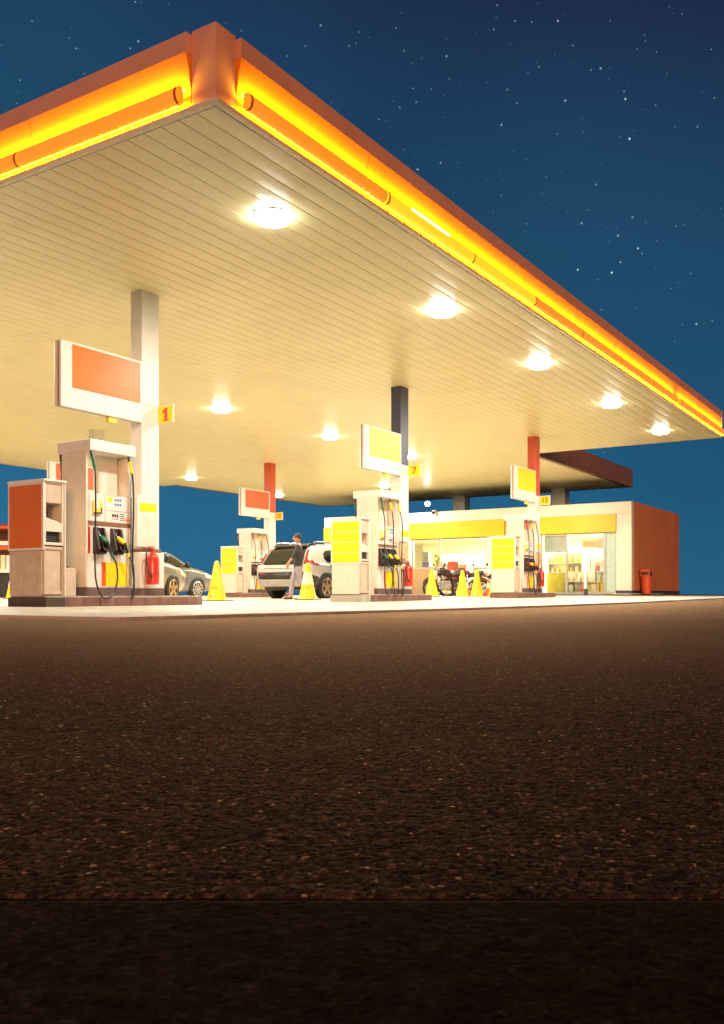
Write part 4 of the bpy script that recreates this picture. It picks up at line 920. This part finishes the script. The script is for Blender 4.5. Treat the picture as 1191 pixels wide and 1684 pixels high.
def sedan(loc, label, paint, rimm, spokes):
    t = empty('sedan', loc, label, 'car')
    st = [(0.0, .42, .6, .66, .72, .62, .54, .80), (.06, .32, .72, .8, .86, .74, .64, .96), (.25, .26, .80, .86, .95, .80, .68, 1.04), (.75, .24, .82, .885, .97, .83, .66, 1.10), (1.15, .23, .82, .89, .96, .84, .62, 1.30), (1.6, .22, .82, .89, .95, .85, .60, 1.42),
          (2.2, .22, .82, .89, .94, .85, .60, 1.45), (2.7, .22, .82, .89, .93, .85, .60, 1.38), (3.1, .22, .82, .89, .92, .84, .64, 1.17), (3.4, .22, .82, .89, .90, .83, .68, .985), (3.9, .23, .80, .875, .84, .79, .66, .90), (4.25, .26, .74, .82, .76, .70, .58, .80), (4.4, .34, .6, .68, .66, .56, .46, .68)]
    body, bv = car_shell(st, 'body', paint, t)
    for s in (1, -1):
        ax = 'x' if s > 0 else 'x-'
        decal('side_window', [(1.0, 1.0), (1.9, .985), (1.9, 1.36), (1.55, 1.36), (1.25, 1.25)], ax, bv, M['darkglass'], t, .006)
        decal('side_window', [(1.96, .985), (3.0, .965), (3.14, .98), (2.72, 1.24), (2.40, 1.37), (1.96, 1.37)], ax, bv, M['darkglass'], t, .006)
        arch(t, bv, .85, .37, .31, ax, M['blackplastic']); arch(t, bv, 3.52, .37, .31, ax, M['blackplastic'])
        wheel(t, s * .79, .85, .32, s, rimm, spokes, .2); wheel(t, s * .79, 3.52, .32, s, rimm, spokes, .2)
        decal('headlight', [(3.90, .66), (4.30, .60), (4.30, .70), (4.1, .80), (3.85, .82)], ax, bv, M['lens'], t, .007)
        decal('door_seam', [(1.925, .40), (1.94, .40), (1.94, .97), (1.925, .97)], ax, bv, M['dark'], t, .003, .1, .004)
        decal('door_seam', [(3.04, .40), (3.055, .40), (3.055, .93), (3.04, .93)], ax, bv, M['dark'], t, .003, .1, .004)
        decal('tail_light', [(.10, .74), (.45, .80), (.42, .92), (.12, .88)], ax, bv, M['taillight'], t, .007)
        b = MB(); b.lathe([(.02, -.06), (.09, -.03), (.10, .03), (.07, .05)], (s * .97, 2.98, 1.03), 12, 'y'); b.build('mirror', M['blackplastic'], t, smooth=True)
    decal('windscreen', [(-.58, 1.0), (.58, 1.0), (.54, 1.33), (-.54, 1.33)], 'f', bv, M['darkglass'], t, .008)
    decal('rear_window', [(-.55, 1.08), (.55, 1.08), (.5, 1.33), (-.5, 1.33)], 'y', bv, M['darkglass'], t, .008)
    decal('grille', [(-.35, .45), (.35, .45), (.4, .62), (-.4, .62)], 'f', bv, M['dark'], t, .008)
    decal('front_plate', [(-.25, .38), (.25, .38), (.25, .44), (-.25, .44)], 'f', bv, M['white'], t, .012)
    return t
sedan((-20.66, 17.75, ground_z(19)), 'dark grey sedan with bright many spoked wheels behind the fire extinguisher', M['greypaint'], M['alloy'], 10)
t = sedan((-15.06, 11.96, ground_z(14)), 'champagne sedan with bronze five spoked wheels, mostly hidden by the number 1 column', M['silverdull'], M['bronze'], 5)
t.rotation_euler.z = .30; t.scale.z = .95

def motorcycle(loc, rz, label, tank):
    t = empty('motorcycle', loc, label, 'motorcycle', 'black motorcycles parked at the shop', rz)
    for y in (-.62, .66):
        b = MB(); ring = [(0, y + .30 * math.cos(a), .30 + .30 * math.sin(a)) for a in np.linspace(0, 2 * PI, 28)]
        b.tube(ring[:-1] + [ring[0]], .055, 8, False); o = b.build('wheel', M['tyre'], t, smooth=True)
        b = MB(); ring = [(0, y + .235 * math.cos(a), .30 + .235 * math.sin(a)) for a in np.linspace(0, 2 * PI, 24)]; b.tube(ring, .014, 6, False)
        for k in range(5):
            a = 2 * PI * k / 5; b.tube([(0, y, .30), (0, y + .23 * math.cos(a), .30 + .23 * math.sin(a))], .014, 5)
        b.lathe([(.05, -.05), (.05, .05)], (0, y, .30), 10, 'x'); b.build('rim', M['alloy'], o, smooth=True)
        b = MB(); pts = [(0, y + .36 * math.cos(a), .30 + .36 * math.sin(a)) for a in np.linspace(.5, 2.4, 9)]; b.tube(pts, [.03] + [.065] * 7 + [.03], 8); b.build('mudguard', tank, t, smooth=True)
    b = MB(); b.tube(spline([(0, .30, .82), (0, .18, .95), (0, -.02, .93), (0, -.12, .82)]), [.06] + [.13] * 23 + [.08][:1] if False else .125, 12); b.build('fuel_tank', tank, t, smooth=True)
    b = MB(); b.tube(spline([(0, -.12, .80), (0, -.40, .80), (0, -.72, .90)]), .095, 10); b.build('saddle', M['rubber'], t, smooth=True)
    b = MB(); b.box(-.13, .13, -.16, .22, .26, .58); b.box(-.16, .16, -.05, .1, .32, .44); b.lathe([(.11, -.17), (.12, .17)], (0, -.05, .36), 14, 'x'); b.build('engine', M['alu'], t, bevel=.03)
    b = MB()
    for s in (1, -1):
        b.tube([(s * .09, .66, .30), (s * .09, .42, .98)], .024, 8)
    b.build('fork', M['chrome'], t, smooth=True)
    b = MB(); b.tube(spline([(-.36, .22, 1.02), (-.2, .36, 1.05), (0, .40, 1.02), (.2, .36, 1.05), (.36, .22, 1.02)]), .016, 7); b.build('handlebar', M['dark'], t, smooth=True)
    b = MB(); b.lathe([(.02, .36), (.09, .42), (.105, .50), (.09, .515)], (0, 0, .87), 16, 'y'); b.build('headlight', M['lens'], t, smooth=True)
    b = MB(); b.tube(spline([(.12, .2, .34), (.16, -.1, .26), (.17, -.5, .32), (.17, -.85, .42)]), [.03] * 8 + [.04] * 17, 8); b.build('exhaust', M['chrome'], t, smooth=True)
    b = MB(); b.tube([(0, .38, .86), (0, .18, .66), (0, .16, .30)], .03, 7); b.tube([(0, .36, .9), (0, -.3, .66), (0, -.62, .30)], .028, 7); b.tube([(-.1, -.12, .28), (-.28, -.16, .01)], .014, 5); b.build('frame', M['dark'], t, smooth=True)
    for s in (1, -1):
        b = MB(); b.tube([(s * .30, .25, 1.03), (s * .36, .28, 1.17)], .008, 5); b.lathe([(.02, -.01), (.06, 0), (.05, .015)], (s * .38, .28, 1.2), 10, 'y'); b.build('mirror', M['dark'], t, smooth=True)
bz = ground_z(31)
motorcycle((-16.3, 31.1, bz), R(150), 'black motorcycle nearest the tan low wall, front wheel to the left', M['boot'])
motorcycle((-15.9, 31.9, ground_z(32)), R(120), 'black and dark red motorcycle partly behind the two yellow cones', mat('dark_red_tank', (.12, .01, .01), .25, coat=.5))
motorcycle((-15.35, 32.6, ground_z(33)), R(160), 'black motorcycle with white trim beside the yellow cabinet of pump 13', M['white'])

# ------------------------------------------------------------------ person walking past the SUV
def skin_mesh(name, verts, edges, radii, material, parent, sub=2):
    me = bpy.data.meshes.new(name); me.from_pydata(verts, edges, []); o = bpy.data.objects.new(name, me); COL.objects.link(o)
    sk = o.modifiers.new('skin', 'SKIN'); ss = o.modifiers.new('sub', 'SUBSURF'); ss.levels = ss.render_levels = sub
    for v, r_ in zip(me.skin_vertices[0].data, radii):
        v.radius = r_ if isinstance(r_, tuple) else (r_, r_)
    me.skin_vertices[0].data[0].use_root = True
    bpy.context.view_layer.update()
    m2 = bpy.data.meshes.new_from_object(o.evaluated_get(bpy.context.evaluated_depsgraph_get()))
    bpy.data.objects.remove(o)
    for p in m2.polygons: p.use_smooth = True
    m2.materials.clear(); m2.materials.append(material)
    o = bpy.data.objects.new(name, m2); COL.objects.link(o); o.parent = parent; return o
per = empty('person', (-14.80, 19.8, ground_z(19.8)), 'person in black top and grey trousers walking past the rear of the white SUV', 'person', rz=VIEW + R(90))
# local: faces +y, walking (left foot forward)
V = [(0, 0, .93), (0, .0, 1.10), (0, .01, 1.28), (0, 0, 1.42), (0, .01, 1.50), (0, .02, 1.56),
     (.09, .02, .88), (.10, .17, .50), (.10, .20, .10), (.10, .30, .045),
     (-.09, -.01, .88), (-.10, -.05, .49), (-.10, -.33, .13), (-.10, -.25, .05),
     (.17, 0, 1.40), (.23, -.09, 1.14), (.22, .02, .92), (-.17, 0, 1.40), (-.23, .10, 1.15), (-.22, .25, .97)]
E = [(0, 1), (1, 2), (2, 3), (3, 4), (4, 5), (0, 6), (6, 7), (7, 8), (8, 9), (0, 10), (10, 11), (11, 12), (12, 13), (3, 14), (14, 15), (15, 16), (3, 17), (17, 18), (18, 19)]
rad = [(.10, .07), (.10, .07), (.16, .11), (.12, .085), .052, .05, .088, .06, .042, .038, .088, .06, .042, .038, .062, .045, .032, .062, .045, .032]
skin_mesh('body', V, E, rad, M['skin'], per)
b = MB(); prof = [(.02, 1.52), (.058, 1.535), (.078, 1.58), (.085, 1.64), (.083, 1.69), (.06, 1.735), (.015, 1.752)]; b.lathe(prof, (0, .035, 0), 18)
b.v = [(x * .88, (y - .035) * 1.12 + .035, z) for x, y, z in b.v]
b.tube([(0, .125, 1.655), (0, .15, 1.615), (0, .128, 1.605)], [.010, .014, .008], 6)
for s in (1, -1): b.lathe([(.012, -.005), (.02, 0), (.012, .006)], (s * .078, .03, 1.635), 8, 'x')
head = b.build('head', M['skin'], per, smooth=True)
b = MB()
for s in (1, -1): b.lathe([(.004, -.003), (.01, 0), (.004, .004)], (s * .03, .125, 1.655), 8, 'y')
b.box(-.022, .022, .118, .124, 1.578, 1.584); b.build('face_features', M['hair'], head)
b = MB(); b.lathe([(.084, 1.62), (.094, 1.66), (.09, 1.71), (.062, 1.755), (.015, 1.768)], (0, .018, 0), 18); b.v = [(x * .9, y * 1.12, z) for x, y, z in b.v]; b.build('hair', M['hair'], head, smooth=True)
skin_mesh('shirt', [(0, 0, .78), V[1], V[2], V[3], (0, 0, 1.47), V[14], V[15], V[17], V[18], (.222, -.02, 1.02), (-.222, .17, 1.07)], [(0, 1), (1, 2), (2, 3), (3, 4), (3, 5), (5, 6), (6, 9), (3, 7), (7, 8), (8, 10)], [(.172, .132), (.168, .13), (.178, .125), (.14, .10), .058, .078, .062, .078, .062, .05, .05], M['shirt'], per)
skin_mesh('trousers', [(0, 0, 1.03), (0, 0, .90), V[6], V[7], (.10, .205, .12), V[10], V[11], (-.10, -.31, .15)], [(0, 1), (1, 2), (2, 3), (3, 4), (1, 5), (5, 6), (6, 7)], [(.16, .125), (.155, .12), .105, .078, .068, .105, .078, .068], M['trousers'], per)
for (x, y, z, a) in ((.10, .24, .035, 0), (-.10, -.30, .06, -.5)):
    b = MB(); b.tube([(x, y - .08, z + .005), (x, y, z + .012), (x, y + .10, z), (x, y + .16, z - .008)], [.035, .045, .04, .022], 10); b.build('shoe', M['shoe'], per, smooth=True)
for (p, hd) in ((V[16], 1), (V[19], -1)):
    b = MB(); px, py, pz = p; b.tube([(px, py, pz + .03), (px, py + .01, pz - .04), (px, py + .015, pz - .08)], [.022, .036, .034], 8)
    for k, (dx, ln) in enumerate(((-.024, .062), (-.008, .075), (.008, .07), (.023, .055))):
        b.tube([(px, py + .015 + dx, pz - .075), (px - hd * .008, py + .02 + dx, pz - .075 - ln * .55), (px - hd * .022, py + .024 + dx, pz - .075 - ln)], [.0095, .009, .006], 6)
    b.tube([(px, py + .04, pz - .02), (px - hd * .01, py + .062, pz - .055), (px - hd * .018, py + .066, pz - .085)], [.012, .010, .007], 6)
    b.build('hand', M['skin'], per, smooth=True)

# ------------------------------------------------------------------ render settings
scn.render.engine = 'CYCLES'; c = scn.cycles
c.use_denoising = True; c.max_bounces = 8; c.diffuse_bounces = 5; c.glossy_bounces = 3; c.transparent_max_bounces = 8; c.transmission_bounces = 3
c.caustics_reflective = False; c.caustics_refractive = False; c.sample_clamp_indirect = 4
scn.view_settings.view_transform = 'Standard'; scn.view_settings.look = 'None'; scn.view_settings.exposure = 0; scn.view_settings.gamma = 1
